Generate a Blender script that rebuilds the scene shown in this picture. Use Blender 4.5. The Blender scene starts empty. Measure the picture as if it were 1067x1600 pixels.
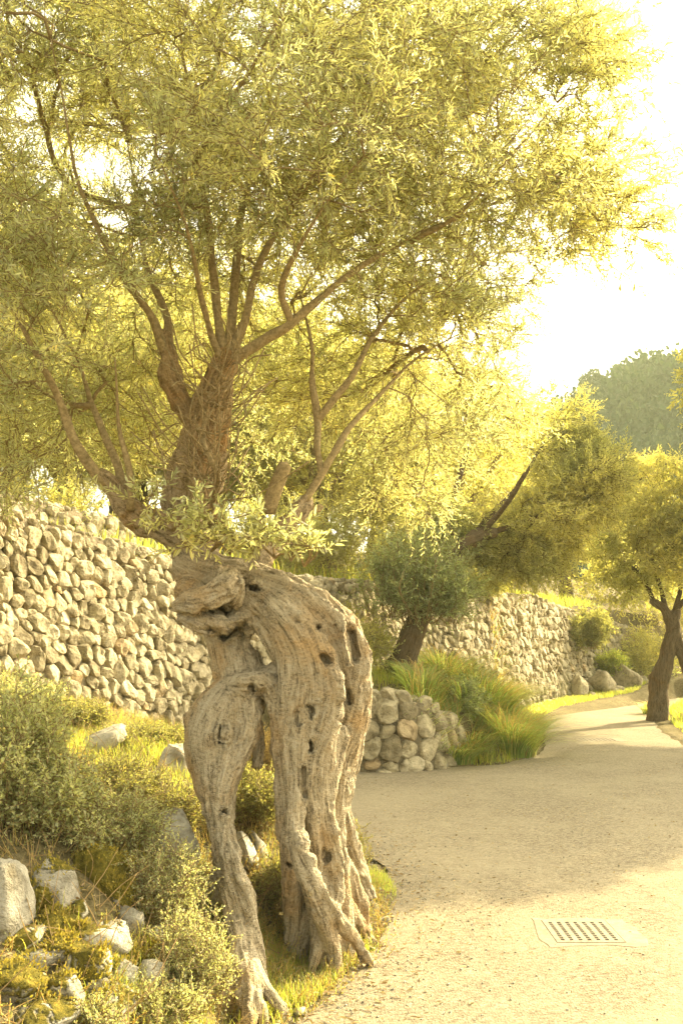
import bpy, math
import numpy as np
from mathutils import Vector
R = math.radians
sc = bpy.context.scene
COL = sc.collection
# ------------------------------------------------------------------ camera, sky, sun, exposure
CAMZ, PITCH, F = 1.6, math.atan(200 / 1500), 1500.0
cam = bpy.data.cameras.new('camera'); camo = bpy.data.objects.new('camera', cam); COL.objects.link(camo)
camo.location = (0, 0, CAMZ); camo.rotation_euler = (math.pi / 2 + PITCH, 0, 0)
cam.sensor_fit = 'VERTICAL'; cam.sensor_height = 36; cam.sensor_width = 24; cam.lens = 36 * F / 1600
cam.clip_end = 1000; cam.clip_start = 0.05
sc.camera = camo
SUN_EL, SUN_AZ = R(31), R(50)          # azimuth clockwise from +Y (the view direction)
w = bpy.data.worlds.new('World'); sc.world = w; w.use_nodes = True
nt = w.node_tree; bg = nt.nodes['Background']
sky = nt.nodes.new('ShaderNodeTexSky'); sky.sky_type = 'NISHITA'; sky.sun_disc = False
sky.sun_elevation = SUN_EL; sky.sun_rotation = SUN_AZ; sky.air_density = 1.0; sky.dust_density = 4.0; sky.ozone_density = 1.0
hs = nt.nodes.new('ShaderNodeHueSaturation'); hs.inputs['Saturation'].default_value = 0.25
tm = nt.nodes.new('ShaderNodeMixRGB'); tm.blend_type = 'MULTIPLY'; tm.inputs[0].default_value = 1; tm.inputs[2].default_value = (1.0, 0.91, 0.66, 1)
nt.links.new(sky.outputs[0], hs.inputs['Color']); nt.links.new(hs.outputs[0], tm.inputs[1]); nt.links.new(tm.outputs[0], bg.inputs[0])
bg.inputs[1].default_value = 0.15
sl = bpy.data.lights.new('sun', 'SUN'); sl.energy = 3.1; sl.angle = R(0.6); sl.color = (1.0, 0.83, 0.47)
so = bpy.data.objects.new('sun', sl); COL.objects.link(so)
sd = Vector((math.sin(SUN_AZ) * math.cos(SUN_EL), math.cos(SUN_AZ) * math.cos(SUN_EL), math.sin(SUN_EL)))
so.rotation_euler = sd.to_track_quat('Z', 'Y').to_euler(); so.location = (20, 20, 25)
sc.view_settings.view_transform = 'Standard'; sc.view_settings.look = 'None'; sc.view_settings.gamma = 1
sc.view_settings.exposure = 2.36
sc.cycles.use_denoising = True
sc.cycles.max_bounces = 8; sc.cycles.diffuse_bounces = 4; sc.cycles.transmission_bounces = 6; sc.cycles.volume_bounces = 0
sc.cycles.glossy_bounces = 2; sc.cycles.caustics_reflective = False; sc.cycles.caustics_refractive = False
rng = np.random.default_rng(7)

# ------------------------------------------------------------------ helpers
cP, sP = math.cos(PITCH), math.sin(PITCH)
def ray(px, py):
    xn, yn = (px - 533.5) / F, (800 - py) / F
    return np.array([xn, cP - yn * sP, sP + yn * cP])
def W(px, py, Y):
    d = ray(px, py); return np.array([0, 0, CAMZ]) + d * (Y / d[1])
def G(px, py, z=0.0):
    d = ray(px, py); t = (z - CAMZ) / d[2]; return np.array([0, 0, CAMZ]) + d * t
def WN(px, py, Y):
    xn, yn = (px - 533.5) / F, (800 - py) / F
    dy = cP - yn * sP; dz = sP + yn * cP; t = Y / dy
    return np.stack([xn * t, Y + 0 * t, CAMZ + dz * t], -1)
def _h(ix, iy, iz):
    h = (ix.astype(np.uint32) * np.uint32(374761393) + iy.astype(np.uint32) * np.uint32(668265263) + iz.astype(np.uint32) * np.uint32(2246822519))
    h = (h ^ (h >> np.uint32(13))) * np.uint32(1274126177); h = h ^ (h >> np.uint32(16))
    return h.astype(np.float64) / 2147483648.0 - 1.0
def vnoise(p):
    p = np.asarray(p, float); i = np.floor(p).astype(np.int64) + 100000; f = p - np.floor(p); u = f * f * (3 - 2 * f)
    r = 0
    for a in (0, 1):
        for b in (0, 1):
            for c in (0, 1):
                wt = (u[:, 0] if a else 1 - u[:, 0]) * (u[:, 1] if b else 1 - u[:, 1]) * (u[:, 2] if c else 1 - u[:, 2])
                r = r + wt * _h(i[:, 0] + a, i[:, 1] + b, i[:, 2] + c)
    return r
def fbm(p, o=3):
    p = np.asarray(p, float); r = 0; a = 1.0; s = 0
    for k in range(o): r = r + a * vnoise(p * (2 ** k) + 17.3 * k); s += a; a *= 0.5
    return r / s
def sm(a, b, x):
    t = np.clip((x - a) / (b - a), 0, 1); return t * t * (3 - 2 * t)
def unit(v): return v / np.maximum(np.linalg.norm(v, axis=-1, keepdims=True), 1e-9)

def empty(name, loc, label, cat, group=None):
    o = bpy.data.objects.new(name, None); COL.objects.link(o); o.location = tuple(loc); o.empty_display_size = 0.2
    return tag(o, label, cat, group)
def tag(o, label=None, cat=None, group=None, kind=None):
    if label: o['label'] = label
    if cat: o['category'] = cat
    if group: o['group'] = group
    if kind: o['kind'] = kind
    return o
def mk(name, V, faces, mat, parent=None, smooth=True, attrs=None, loc=None, matidx=None):
    """faces: list of (M,k) index arrays"""
    V = np.asarray(V, float)
    if parent is not None: V = V - np.array(root_loc(parent))
    elif loc is not None: V = V - np.asarray(loc)
    faces = [np.asarray(f, np.int32) for f in (faces if isinstance(faces, list) else [faces]) if len(f)]
    me = bpy.data.meshes.new(name)
    me.vertices.add(len(V)); me.vertices.foreach_set('co', V.astype(np.float32).ravel())
    idx = np.concatenate([f.ravel() for f in faces]); tot = np.concatenate([np.full(len(f), f.shape[1], np.int32) for f in faces])
    start = np.concatenate([[0], np.cumsum(tot)[:-1]]).astype(np.int32)
    me.loops.add(len(idx)); me.loops.foreach_set('vertex_index', idx)
    me.polygons.add(len(tot)); me.polygons.foreach_set('loop_start', start); me.polygons.foreach_set('loop_total', tot)
    me.polygons.foreach_set('use_smooth', np.full(len(tot), smooth, bool))
    for m in (mat if isinstance(mat, list) else [mat]): me.materials.append(m)
    if matidx is not None: me.polygons.foreach_set('material_index', np.asarray(matidx, np.int32))
    for k, v in (attrs or {}).items():
        v = np.asarray(v, np.float32)
        if v.ndim == 1: a = me.attributes.new(k, 'FLOAT', 'POINT'); a.data.foreach_set('value', v)
        else: a = me.attributes.new(k, 'FLOAT_VECTOR', 'POINT'); a.data.foreach_set('vector', v.ravel())
    me.update(calc_edges=True)
    o = bpy.data.objects.new(name, me); COL.objects.link(o)
    if parent is not None: o.parent = parent
    elif loc is not None: o.location = tuple(loc)
    return o
def root_loc(p):
    l = np.array(p.location)
    return l if p.parent is None else l + root_loc(p.parent)
class Acc:
    """collects pieces into one mesh"""
    def __init__(s): s.V = []; s.F = {}; s.A = []; s.n = 0
    def add(s, V, faces, rnd=None):
        V = np.asarray(V, float)
        for f in (faces if isinstance(faces, list) else [faces]):
            f = np.asarray(f)
            if len(f): s.F.setdefault(f.shape[1], []).append(f + s.n)
        s.V.append(V); s.A.append(np.full(len(V), rng.random()) if rnd is None else np.broadcast_to(rnd, (len(V),)))
        s.n += len(V)
    def build(s, name, mat, parent=None, **k):
        return mk(name, np.concatenate(s.V), [np.concatenate(v) for v in s.F.values()], mat, parent, attrs={'rnd': np.concatenate(s.A)}, **k)

# ------------------------------------------------------------------ materials
def newmat(name):
    m = bpy.data.materials.new(name); m.use_nodes = True; t = m.node_tree; t.nodes.clear()
    o = t.nodes.new('ShaderNodeOutputMaterial'); return m, t, o
def N(t, ty, **k):
    n = t.nodes.new(ty)
    for a, b in k.items():
        if a.startswith('i_'):
            key = a[2:]; key = int(key) if key.isdigit() else key.replace('_', ' ')
            n.inputs[key].default_value = b
        else: setattr(n, a, b)
    return n
def L(t, a, b): t.links.new(a, b)
def ramp(t, fac, stops):
    r = t.nodes.new('ShaderNodeValToRGB'); e = r.color_ramp.elements
    while len(e) < len(stops): e.new(0.5)
    for k, (p, c) in enumerate(stops): e[k].position = p; e[k].color = (*c, 1)
    L(t, fac, r.inputs[0]); return r.outputs[0]
def attr(t, n): return N(t, 'ShaderNodeAttribute', attribute_name=n)
def noise(t, vec, scale, detail=4, rough=0.6, dist=0.0):
    n = N(t, 'ShaderNodeTexNoise'); n.inputs['Scale'].default_value = scale; n.inputs['Detail'].default_value = detail
    n.inputs['Roughness'].default_value = rough; n.inputs['Distortion'].default_value = dist
    if vec is not None: L(t, vec, n.inputs['Vector'])
    return n.outputs['Fac']
def mixc(t, f, a, b, mode='MIX'):
    n = N(t, 'ShaderNodeMixRGB', blend_type=mode)
    for s, x in ((0, f), (1, a), (2, b)):
        if hasattr(x, 'links'): L(t, x, n.inputs[s])
        else: n.inputs[s].default_value = (*x, 1) if isinstance(x, tuple) else x
    return n.outputs[0]
def math_(t, op, a, b=None, c=None):
    n = N(t, 'ShaderNodeMath', operation=op)
    for s, x in enumerate((a, b, c)):
        if x is None: continue
        if hasattr(x, 'links'): L(t, x, n.inputs[s])
        else: n.inputs[s].default_value = x
    return n.outputs[0]
def bump(t, h, strength=0.5, dist=0.01, prev=None):
    b = N(t, 'ShaderNodeBump'); b.inputs['Strength'].default_value = strength; b.inputs['Distance'].default_value = dist
    L(t, h, b.inputs['Height'])
    if prev is not None: L(t, prev, b.inputs['Normal'])
    return b.outputs[0]
def pbsdf(t, o, col, rough=0.85, nrm=None, spec=0.3):
    b = N(t, 'ShaderNodeBsdfPrincipled')
    if hasattr(col, 'links'): L(t, col, b.inputs['Base Color'])
    else: b.inputs['Base Color'].default_value = (*col, 1)
    b.inputs['Roughness'].default_value = rough; b.inputs['Specular IOR Level'].default_value = spec
    if nrm is not None: L(t, nrm, b.inputs['Normal'])
    if o is not None: L(t, b.outputs[0], o.inputs[0])
    return b.outputs[0]

def leaf_mat(name, stops, back, trans, tf=0.45, rough=0.5, clump=None):
    m, t, o = newmat(name); a = attr(t, 'rnd').outputs['Fac']
    col = ramp(t, a, stops); geo = N(t, 'ShaderNodeNewGeometry')
    if clump:
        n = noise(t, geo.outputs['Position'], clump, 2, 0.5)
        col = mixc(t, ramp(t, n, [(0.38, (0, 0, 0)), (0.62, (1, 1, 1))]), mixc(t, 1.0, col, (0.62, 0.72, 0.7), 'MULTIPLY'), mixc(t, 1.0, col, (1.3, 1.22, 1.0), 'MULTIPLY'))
    c2 = mixc(t, geo.outputs['Backfacing'], col, mixc(t, 0.7, col, back))
    p = pbsdf(t, None, c2, rough, spec=0.5)
    tr = N(t, 'ShaderNodeBsdfTranslucent'); L(t, mixc(t, 0.5, trans, mixc(t, 1.0, col, (3.2, 3.2, 1.6), 'MULTIPLY')), tr.inputs[0])
    ms = N(t, 'ShaderNodeMixShader'); ms.inputs[0].default_value = tf
    L(t, p, ms.inputs[1]); L(t, tr.outputs[0], ms.inputs[2]); L(t, ms.outputs[0], o.inputs[0]); return m
M = {}
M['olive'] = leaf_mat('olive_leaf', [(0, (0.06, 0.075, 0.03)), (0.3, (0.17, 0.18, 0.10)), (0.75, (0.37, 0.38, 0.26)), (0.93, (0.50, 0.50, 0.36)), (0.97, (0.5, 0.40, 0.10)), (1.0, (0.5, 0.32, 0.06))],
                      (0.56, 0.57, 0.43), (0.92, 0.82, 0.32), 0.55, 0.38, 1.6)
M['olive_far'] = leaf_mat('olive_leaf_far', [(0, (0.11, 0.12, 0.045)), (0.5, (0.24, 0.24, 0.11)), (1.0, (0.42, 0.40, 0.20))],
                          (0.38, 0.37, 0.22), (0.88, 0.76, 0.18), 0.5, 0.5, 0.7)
M['holm'] = leaf_mat('dense_green_leaf', [(0, (0.06, 0.08, 0.025)), (0.5, (0.17, 0.20, 0.085)), (1.0, (0.38, 0.40, 0.24))], (0.32, 0.36, 0.23), (0.6, 0.62, 0.16), 0.42, 0.45)
M['shrub'] = leaf_mat('shrub_leaf', [(0, (0.07, 0.085, 0.03)), (0.5, (0.20, 0.205, 0.08)), (0.85, (0.36, 0.34, 0.14)), (1.0, (0.48, 0.32, 0.13))], (0.26, 0.26, 0.14), (0.6, 0.55, 0.12), 0.4, 0.6)
M['pale'] = leaf_mat('pale_shrub_leaf', [(0, (0.12, 0.14, 0.05)), (0.5, (0.31, 0.33, 0.17)), (1.0, (0.56, 0.53, 0.30))], (0.45, 0.45, 0.27), (0.75, 0.72, 0.25), 0.4, 0.6)
M['forest'] = leaf_mat('forest_leaf', [(0, (0.010, 0.026, 0.010)), (0.5, (0.022, 0.048, 0.018)), (1.0, (0.085, 0.11, 0.04))], (0.05, 0.07, 0.03), (0.06, 0.10, 0.03), 0.12, 0.9)
M['grass'] = leaf_mat('grass_blade', [(0, (0.10, 0.15, 0.03)), (0.5, (0.20, 0.24, 0.05)), (0.8, (0.32, 0.30, 0.08)), (1.0, (0.45, 0.33, 0.13))], (0.25, 0.26, 0.1), (0.72, 0.72, 0.08), 0.5, 0.5)
M['lush'] = leaf_mat('lush_grass_blade', [(0, (0.13, 0.18, 0.04)), (0.6, (0.25, 0.29, 0.06)), (1.0, (0.45, 0.38, 0.13))], (0.25, 0.29, 0.1), (0.75, 0.72, 0.10), 0.5, 0.5)
M['tussock'] = leaf_mat('tussock_blade', [(0, (0.035, 0.08, 0.02)), (0.4, (0.12, 0.20, 0.05)), (0.75, (0.30, 0.38, 0.13)), (1.0, (0.65, 0.62, 0.32))], (0.28, 0.32, 0.15), (0.75, 0.78, 0.14), 0.45, 0.3)
M['drygrass'] = leaf_mat('dry_blade', [(0, (0.28, 0.20, 0.08)), (0.5, (0.42, 0.30, 0.12)), (1.0, (0.55, 0.42, 0.2))], (0.4, 0.3, 0.14), (0.6, 0.42, 0.12), 0.4, 0.6)
M['litter'] = leaf_mat('dead_leaf', [(0, (0.16, 0.09, 0.04)), (0.5, (0.33, 0.22, 0.09)), (1.0, (0.55, 0.44, 0.22))], (0.35, 0.26, 0.14), (0.3, 0.2, 0.05), 0.1, 0.8)

def streaks(t, P, T, scale, step, cnt, detail):
    out = None
    for k in range(-cnt, cnt + 1):
        sc_ = N(t, 'ShaderNodeVectorMath', operation='SCALE'); L(t, T, sc_.inputs[0]); sc_.inputs['Scale'].default_value = k * step
        ad = N(t, 'ShaderNodeVectorMath', operation='ADD'); L(t, P, ad.inputs[0]); L(t, sc_.outputs[0], ad.inputs[1])
        n = noise(t, ad.outputs[0], scale, detail, 0.6); out = n if out is None else math_(t, 'ADD', out, n)
    m_ = math_(t, 'MULTIPLY', out, 1 / (2 * cnt + 1))
    return math_(t, 'ADD', math_(t, 'MULTIPLY', math_(t, 'SUBTRACT', m_, 0.5), 2.6), 0.5)
def bark(name, light, mid, dark, warm, sc1=1.0, b=0.8, upper=None):
    m, t, o = newmat(name); g = attr(t, 'grain').outputs['Vector']; geo = N(t, 'ShaderNodeNewGeometry').outputs['Position']
    n1 = streaks(t, geo, g, 42 * sc1, 0.020, 3, 2); n2 = streaks(t, geo, g, 120 * sc1, 0.009, 3, 2); n3 = noise(t, geo, 3.2, 4, 0.6, 0.4); n4 = noise(t, geo, 60, 3, 0.7)
    fine = math_(t, 'ADD', math_(t, 'MULTIPLY', n1, 0.55), math_(t, 'MULTIPLY', n2, 0.45))
    col = ramp(t, fine, [(0.36, dark), (0.48, mid), (0.63, light)])
    col = mixc(t, ramp(t, n3, [(0.5, (0, 0, 0)), (0.66, (0.9,) * 3)]), col, mixc(t, 1.0, col, warm, 'MULTIPLY'))
    col = mixc(t, 0.25, col, ramp(t, n4, [(0.35, mid), (0.7, light)]))
    if upper:
        sp = N(t, 'ShaderNodeSeparateXYZ'); L(t, geo, sp.inputs[0]); f = math_(t, 'ADD', sp.outputs[2], math_(t, 'MULTIPLY', n3, 0.5))
        mr = N(t, 'ShaderNodeMapRange'); mr.inputs[1].default_value = 2.0; mr.inputs[2].default_value = 3.0; L(t, f, mr.inputs[0])
        col = mixc(t, mr.outputs[0], col, mixc(t, 1.0, col, upper, 'MULTIPLY'))
    nr = bump(t, n1, b, 0.02); nr = bump(t, n2, b, 0.009, nr); nr = bump(t, n4, 0.3, 0.004, nr)
    pbsdf(t, o, col, 0.85, nr, 0.2); return m
M['oldwood'] = bark('weathered_olive_wood', (0.48, 0.41, 0.30), (0.32, 0.26, 0.17), (0.055, 0.037, 0.02), (1.0, 0.74, 0.42), 1.0, 1.0, (0.84, 0.69, 0.47))
M['bark'] = bark('olive_bark', (0.21, 0.155, 0.095), (0.12, 0.085, 0.05), (0.04, 0.026, 0.014), (1.0, 0.8, 0.55), 1.0, 0.9)  # tones kept low to paint in the backlit shade of the leaning trunk
m, t, o = newmat('branch_bark'); a = attr(t, 'rnd').outputs['Fac']; geo = N(t, 'ShaderNodeNewGeometry').outputs['Position']
n1 = noise(t, geo, 45, 4, 0.7); col = ramp(t, n1, [(0.3, (0.15, 0.105, 0.045)), (0.7, (0.40, 0.30, 0.15))])
pbsdf(t, o, col, 0.85, bump(t, n1, 0.7, 0.01), 0.2); M['branch'] = m

def stone_mat(name, cols, moss=None, mossamt=0.5):
    m, t, o = newmat(name); a = attr(t, 'rnd').outputs['Fac']; geo = N(t, 'ShaderNodeNewGeometry'); P = geo.outputs['Position']
    base = ramp(t, a, cols); n1 = noise(t, P, 9, 5, 0.65, 0.3); n2 = noise(t, P, 55, 4, 0.7); n3 = noise(t, P, 240, 2, 0.6)
    col = mixc(t, 1.0, base, ramp(t, n1, [(0.32, (0.42, 0.38, 0.30)), (0.5, (0.88, 0.86, 0.8)), (0.68, (1.15, 1.12, 1.05))]), 'MULTIPLY')
    col = mixc(t, ramp(t, n2, [(0.56, (0, 0, 0)), (0.66, (0.45,) * 3)]), col, (0.16, 0.13, 0.09))
    nr = bump(t, n1, 0.9, 0.05); nr = bump(t, n2, 0.9, 0.016, nr); nr = bump(t, n3, 0.3, 0.003, nr)
    if moss:
        sep = N(t, 'ShaderNodeSeparateXYZ'); L(t, geo.outputs['Normal'], sep.inputs[0])
        mn = noise(t, P, 5.5, 4, 0.65, 0.2)
        f = math_(t, 'ADD', mn, math_(t, 'MULTIPLY', sep.outputs[2], 0.13))
        f = ramp(t, f, [(mossamt, (0, 0, 0)), (mossamt + 0.045, (1, 1, 1))])
        mc = ramp(t, noise(t, P, 30, 4, 0.7), [(0.3, (0.07, 0.06, 0.012)), (0.5, (0.20, 0.17, 0.025)), (0.7, (0.42, 0.31, 0.05))])
        col = mixc(t, f, col, mc)
        nr = bump(t, math_(t, 'MULTIPLY', f, math_(t, 'ADD', noise(t, P, 130, 3, 0.8), 0.8)), 1.0, 0.02, nr)
    pbsdf(t, o, col, 0.9, nr, 0.2); return m
M['stone'] = stone_mat('limestone', [(0, (0.30, 0.255, 0.175)), (0.3, (0.42, 0.37, 0.265)), (0.7, (0.52, 0.455, 0.33)), (0.94, (0.58, 0.52, 0.40)), (1, (0.48, 0.36, 0.22))])
M['rock'] = stone_mat('pale_rock', [(0, (0.36, 0.34, 0.30)), (1, (0.56, 0.53, 0.46))])
M['mossrock'] = stone_mat('mossy_rock', [(0, (0.36, 0.34, 0.30)), (1, (0.58, 0.55, 0.48))], True, 0.56)
M['mossfull'] = stone_mat('thick_moss', [(0, (0.36, 0.34, 0.30)), (1, (0.58, 0.55, 0.48))], True, 0.40)
m, t, o = newmat('wall_core'); P = N(t, 'ShaderNodeNewGeometry').outputs['Position']
n1 = noise(t, P, 14, 4, 0.7); pbsdf(t, o, ramp(t, n1, [(0.3, (0.14, 0.11, 0.07)), (0.7, (0.32, 0.27, 0.18))]), 0.95, bump(t, n1, 1.0, 0.05)); M['core'] = m

m, t, o = newmat('road_surface'); P = N(t, 'ShaderNodeNewGeometry').outputs['Position']
big = noise(t, P, 0.8, 5, 0.6, 0.5); mid = noise(t, P, 5, 4, 0.6); peb = N(t, 'ShaderNodeTexVoronoi'); peb.inputs['Scale'].default_value = 70; L(t, P, peb.inputs['Vector'])
peb2 = N(t, 'ShaderNodeTexVoronoi'); peb2.inputs['Scale'].default_value = 170; L(t, P, peb2.inputs['Vector'])
sepc = N(t, 'ShaderNodeSeparateColor'); L(t, peb.outputs['Color'], sepc.inputs[0])
col = ramp(t, sepc.outputs[0], [(0, (0.17, 0.135, 0.09)), (0.5, (0.27, 0.225, 0.155)), (1.0, (0.37, 0.32, 0.225))])
dust = ramp(t, math_(t, 'ADD', math_(t, 'MULTIPLY', big, 0.7), math_(t, 'MULTIPLY', mid, 0.3)), [(0.42, (0, 0, 0)), (0.58, (0.85,) * 3)])
col = mixc(t, dust, col, mixc(t, 0.35, (0.34, 0.29, 0.20), col))
col = mixc(t, ramp(t, noise(t, P, 38, 3, 0.75), [(0.57, (0, 0, 0)), (0.68, (0.7,) * 3)]), col, (0.20, 0.15, 0.09))
hgt = math_(t, 'MULTIPLY', peb.outputs['Distance'], -1.0)
rough_amt = math_(t, 'SUBTRACT', 1.15, math_(t, 'MULTIPLY', dust, 0.85))
nr = bump(t, math_(t, 'MULTIPLY', hgt, rough_amt), 0.55, 0.013); nr = bump(t, math_(t, 'MULTIPLY', peb2.outputs['Distance'], -1.0), 0.35, 0.006, nr)
nr = bump(t, noise(t, P, 75, 4, 0.75), 0.9, 0.012, nr); nr = bump(t, mid, 0.5, 0.03, nr)
pbsdf(t, o, col, 0.92, nr, 0.2); M['road'] = m

m, t, o = newmat('bank_soil'); P = N(t, 'ShaderNodeNewGeometry').outputs['Position']
n1 = noise(t, P, 2.0, 5, 0.65, 0.4); n2 = noise(t, P, 28, 4, 0.75)
col = ramp(t, n1, [(0.35, (0.06, 0.05, 0.022)), (0.5, (0.12, 0.10, 0.04)), (0.65, (0.23, 0.18, 0.09))])
col = mixc(t, 0.5, col, ramp(t, n2, [(0.35, (0.07, 0.055, 0.03)), (0.65, (0.36, 0.29, 0.16))]))
pbsdf(t, o, col, 0.95, bump(t, n2, 1.0, 0.03), 0.1); M['soil'] = m
m, t, o = newmat('dusty_iron'); P = N(t, 'ShaderNodeNewGeometry').outputs['Position']
n1 = noise(t, P, 40, 4, 0.7); pbsdf(t, o, ramp(t, n1, [(0.35, (0.17, 0.14, 0.10)), (0.65, (0.32, 0.275, 0.20))]), 0.75, bump(t, n1, 0.4, 0.004)); M['iron'] = m
m, t, o = newmat('concrete'); P = N(t, 'ShaderNodeNewGeometry').outputs['Position']
n1 = noise(t, P, 14, 5, 0.7); n2 = noise(t, P, 120, 3, 0.7); pbsdf(t, o, ramp(t, n1, [(0.35, (0.23, 0.195, 0.135)), (0.65, (0.35, 0.30, 0.215))]), 0.9, bump(t, n2, 0.9, 0.006)); M['concrete'] = m
m, t, o = newmat('dark_pit'); pbsdf(t, o, (0.004, 0.003, 0.002), 1.0, spec=0.0); M['pit'] = m  # black colour standing in for the shade inside the grate slots

# ------------------------------------------------------------------ the lie of the land
road_pts = [(-0.35, 0.3), (-0.25, 2.5), tuple(G(455, 1600)[:2]), tuple(G(520, 1560)[:2]), tuple(G(585, 1485)[:2]), tuple(G(628, 1400)[:2]), tuple(G(590, 1350)[:2]),
            tuple(G(535, 1312)[:2]), (-0.35, 8.8), (-0.45, 11.4), tuple(G(540, 1206)[:2]), tuple(G(620, 1203)[:2]), tuple(G(700, 1200)[:2]), tuple(G(790, 1194)[:2]),
            tuple(G(843, 1180)[:2]), tuple(G(852, 1150)[:2]), tuple(G(835, 1124)[:2]), tuple(G(900, 1114)[:2]), tuple(G(960, 1107)[:2]), (8.2, 25.5), (9.6, 27.5), (10.4, 26.5), (8.6, 23.5),
            tuple(G(1018, 1118)[:2]), tuple(G(1030, 1142)[:2]), tuple(G(1067, 1165)[:2]), (7.0, 12.0), (9, 9.0), (10.5, 0.3)]
RP = np.array(road_pts)
def seg_d(x, y, A, B):
    ab = B - A; t_ = np.clip(((x - A[0]) * ab[0] + (y - A[1]) * ab[1]) / (ab @ ab), 0, 1)
    return np.hypot(x - A[0] - t_ * ab[0], y - A[1] - t_ * ab[1])
def road_sd(x, y):
    """distance outside the road's outline, negative inside"""
    d = np.full(x.shape, 1e9); ins = np.zeros(x.shape, bool)
    for i in range(len(RP)):
        A, B = RP[i], RP[(i + 1) % len(RP)]; d = np.minimum(d, seg_d(x, y, A, B))
        c = (A[1] > y) != (B[1] > y)
        with np.errstate(divide='ignore', invalid='ignore'):
            c &= x < (B[0] - A[0]) * (y - A[1]) / (B[1] - A[1] + 1e-12) + A[0]
        ins ^= c
    return np.where(ins, -d, d)
RET = np.array([(-14, 0.5), (-8, 4.6), (-5, 6.5), (-2.85, 8.0), (-1.64, 10.5), (-0.7, 12.5), (0.66, 15.0), (1.5, 16.9), (2.3, 17.8), (4.9, 23.5), (7.0, 27.5), (9.3, 30.5), (14, 35), (30, 50), (60, 90)])
def ret_sd(x, y):
    """positive behind the retaining walls"""
    best = np.full(x.shape, 1e9); sg = np.ones(x.shape)
    for i in range(len(RET) - 1):
        A, B = RET[i], RET[i + 1]; d = seg_d(x, y, A, B)
        c = (B[0] - A[0]) * (y - A[1]) - (B[1] - A[1]) * (x - A[0])
        m_ = d < best - 1e-9; best = np.where(m_, d, best); sg = np.where(m_, np.sign(c), sg)
    return best * sg
def pz(px, py, Y): p = W(px, py, Y); return (p[0], p[1], p[2])
CP = [pz(0, 1610, 3.25), pz(250, 1600, 3.75), pz(0, 1440, 3.85), pz(150, 1460, 3.95), pz(100, 1330, 4.35), pz(0, 1290, 4.4), pz(250, 1390, 4.5), pz(330, 1420, 4.65),
      (-0.42, 4.25, 0.0), (-0.05, 4.9, 0.0), (-0.3, 5.2, 0.06), (0.02, 5.6, 0.10), pz(430, 1360, 5.5), pz(425, 1270, 6.0), pz(150, 1205, 6.3), pz(0, 1150, 6.4), pz(280, 1190, 6.6),
      pz(285, 1143, 10.2), pz(0, 1088, 7.8), pz(150, 1110, 8.9), (-5, 6, 1.3), (-5, 3, 0.9), (-5, 0.5, 0.6), (-1.2, 1.5, 0.1), (-0.6, 2.6, 0.02), (0.1, 7.4, 0), (-0.45, 7.5, 0.35),
      (-0.7, 9, 0.15), (-1.3, 9, 0.55), (-0.8, 11.2, 0.3), (0.3, 12.5, 0.9), (1.0, 12.6, 0.86), (-0.6, 12.4, 0.85), (0.66, 14.5, 1.02), (1.5, 15.3, 0.85), (1.9, 14, 0.55), (2.3, 13.3, 0.08),
      (1.75, 12.5, 0.08), (2.7, 15, 0.12), (2.9, 17, 0.12), (1.9, 16.3, 0.5), (4, 20.5, 0.04), (5, 22.8, 0.1), (7.6, 27, 0.2), (7.3, 18.6, 0.12), (8.1, 19, 0.33), (9.5, 16, 0.5), (9.2, 22, 0.5),
      (12, 25, 1.0), (11, 10, 0.4), (12, 3, 0.3), (0.2, 3, 0), (3, 6, 0), (4, 12, 0)]
CPa = np.array(CP)
def _tps(r2): return 0.5 * r2 * np.log(np.maximum(r2, 1e-12))
_n = len(CPa); _K = _tps(((CPa[:, None, :2] - CPa[None, :, :2]) ** 2).sum(-1)) + 0.02 * np.eye(_n)
_Pm = np.hstack([np.ones((_n, 1)), CPa[:, :2]]); _A = np.zeros((_n + 3, _n + 3)); _A[:_n, :_n] = _K; _A[:_n, _n:] = _Pm; _A[_n:, :_n] = _Pm.T
_w = np.linalg.solve(_A, np.concatenate([CPa[:, 2], [0, 0, 0]]))
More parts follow.
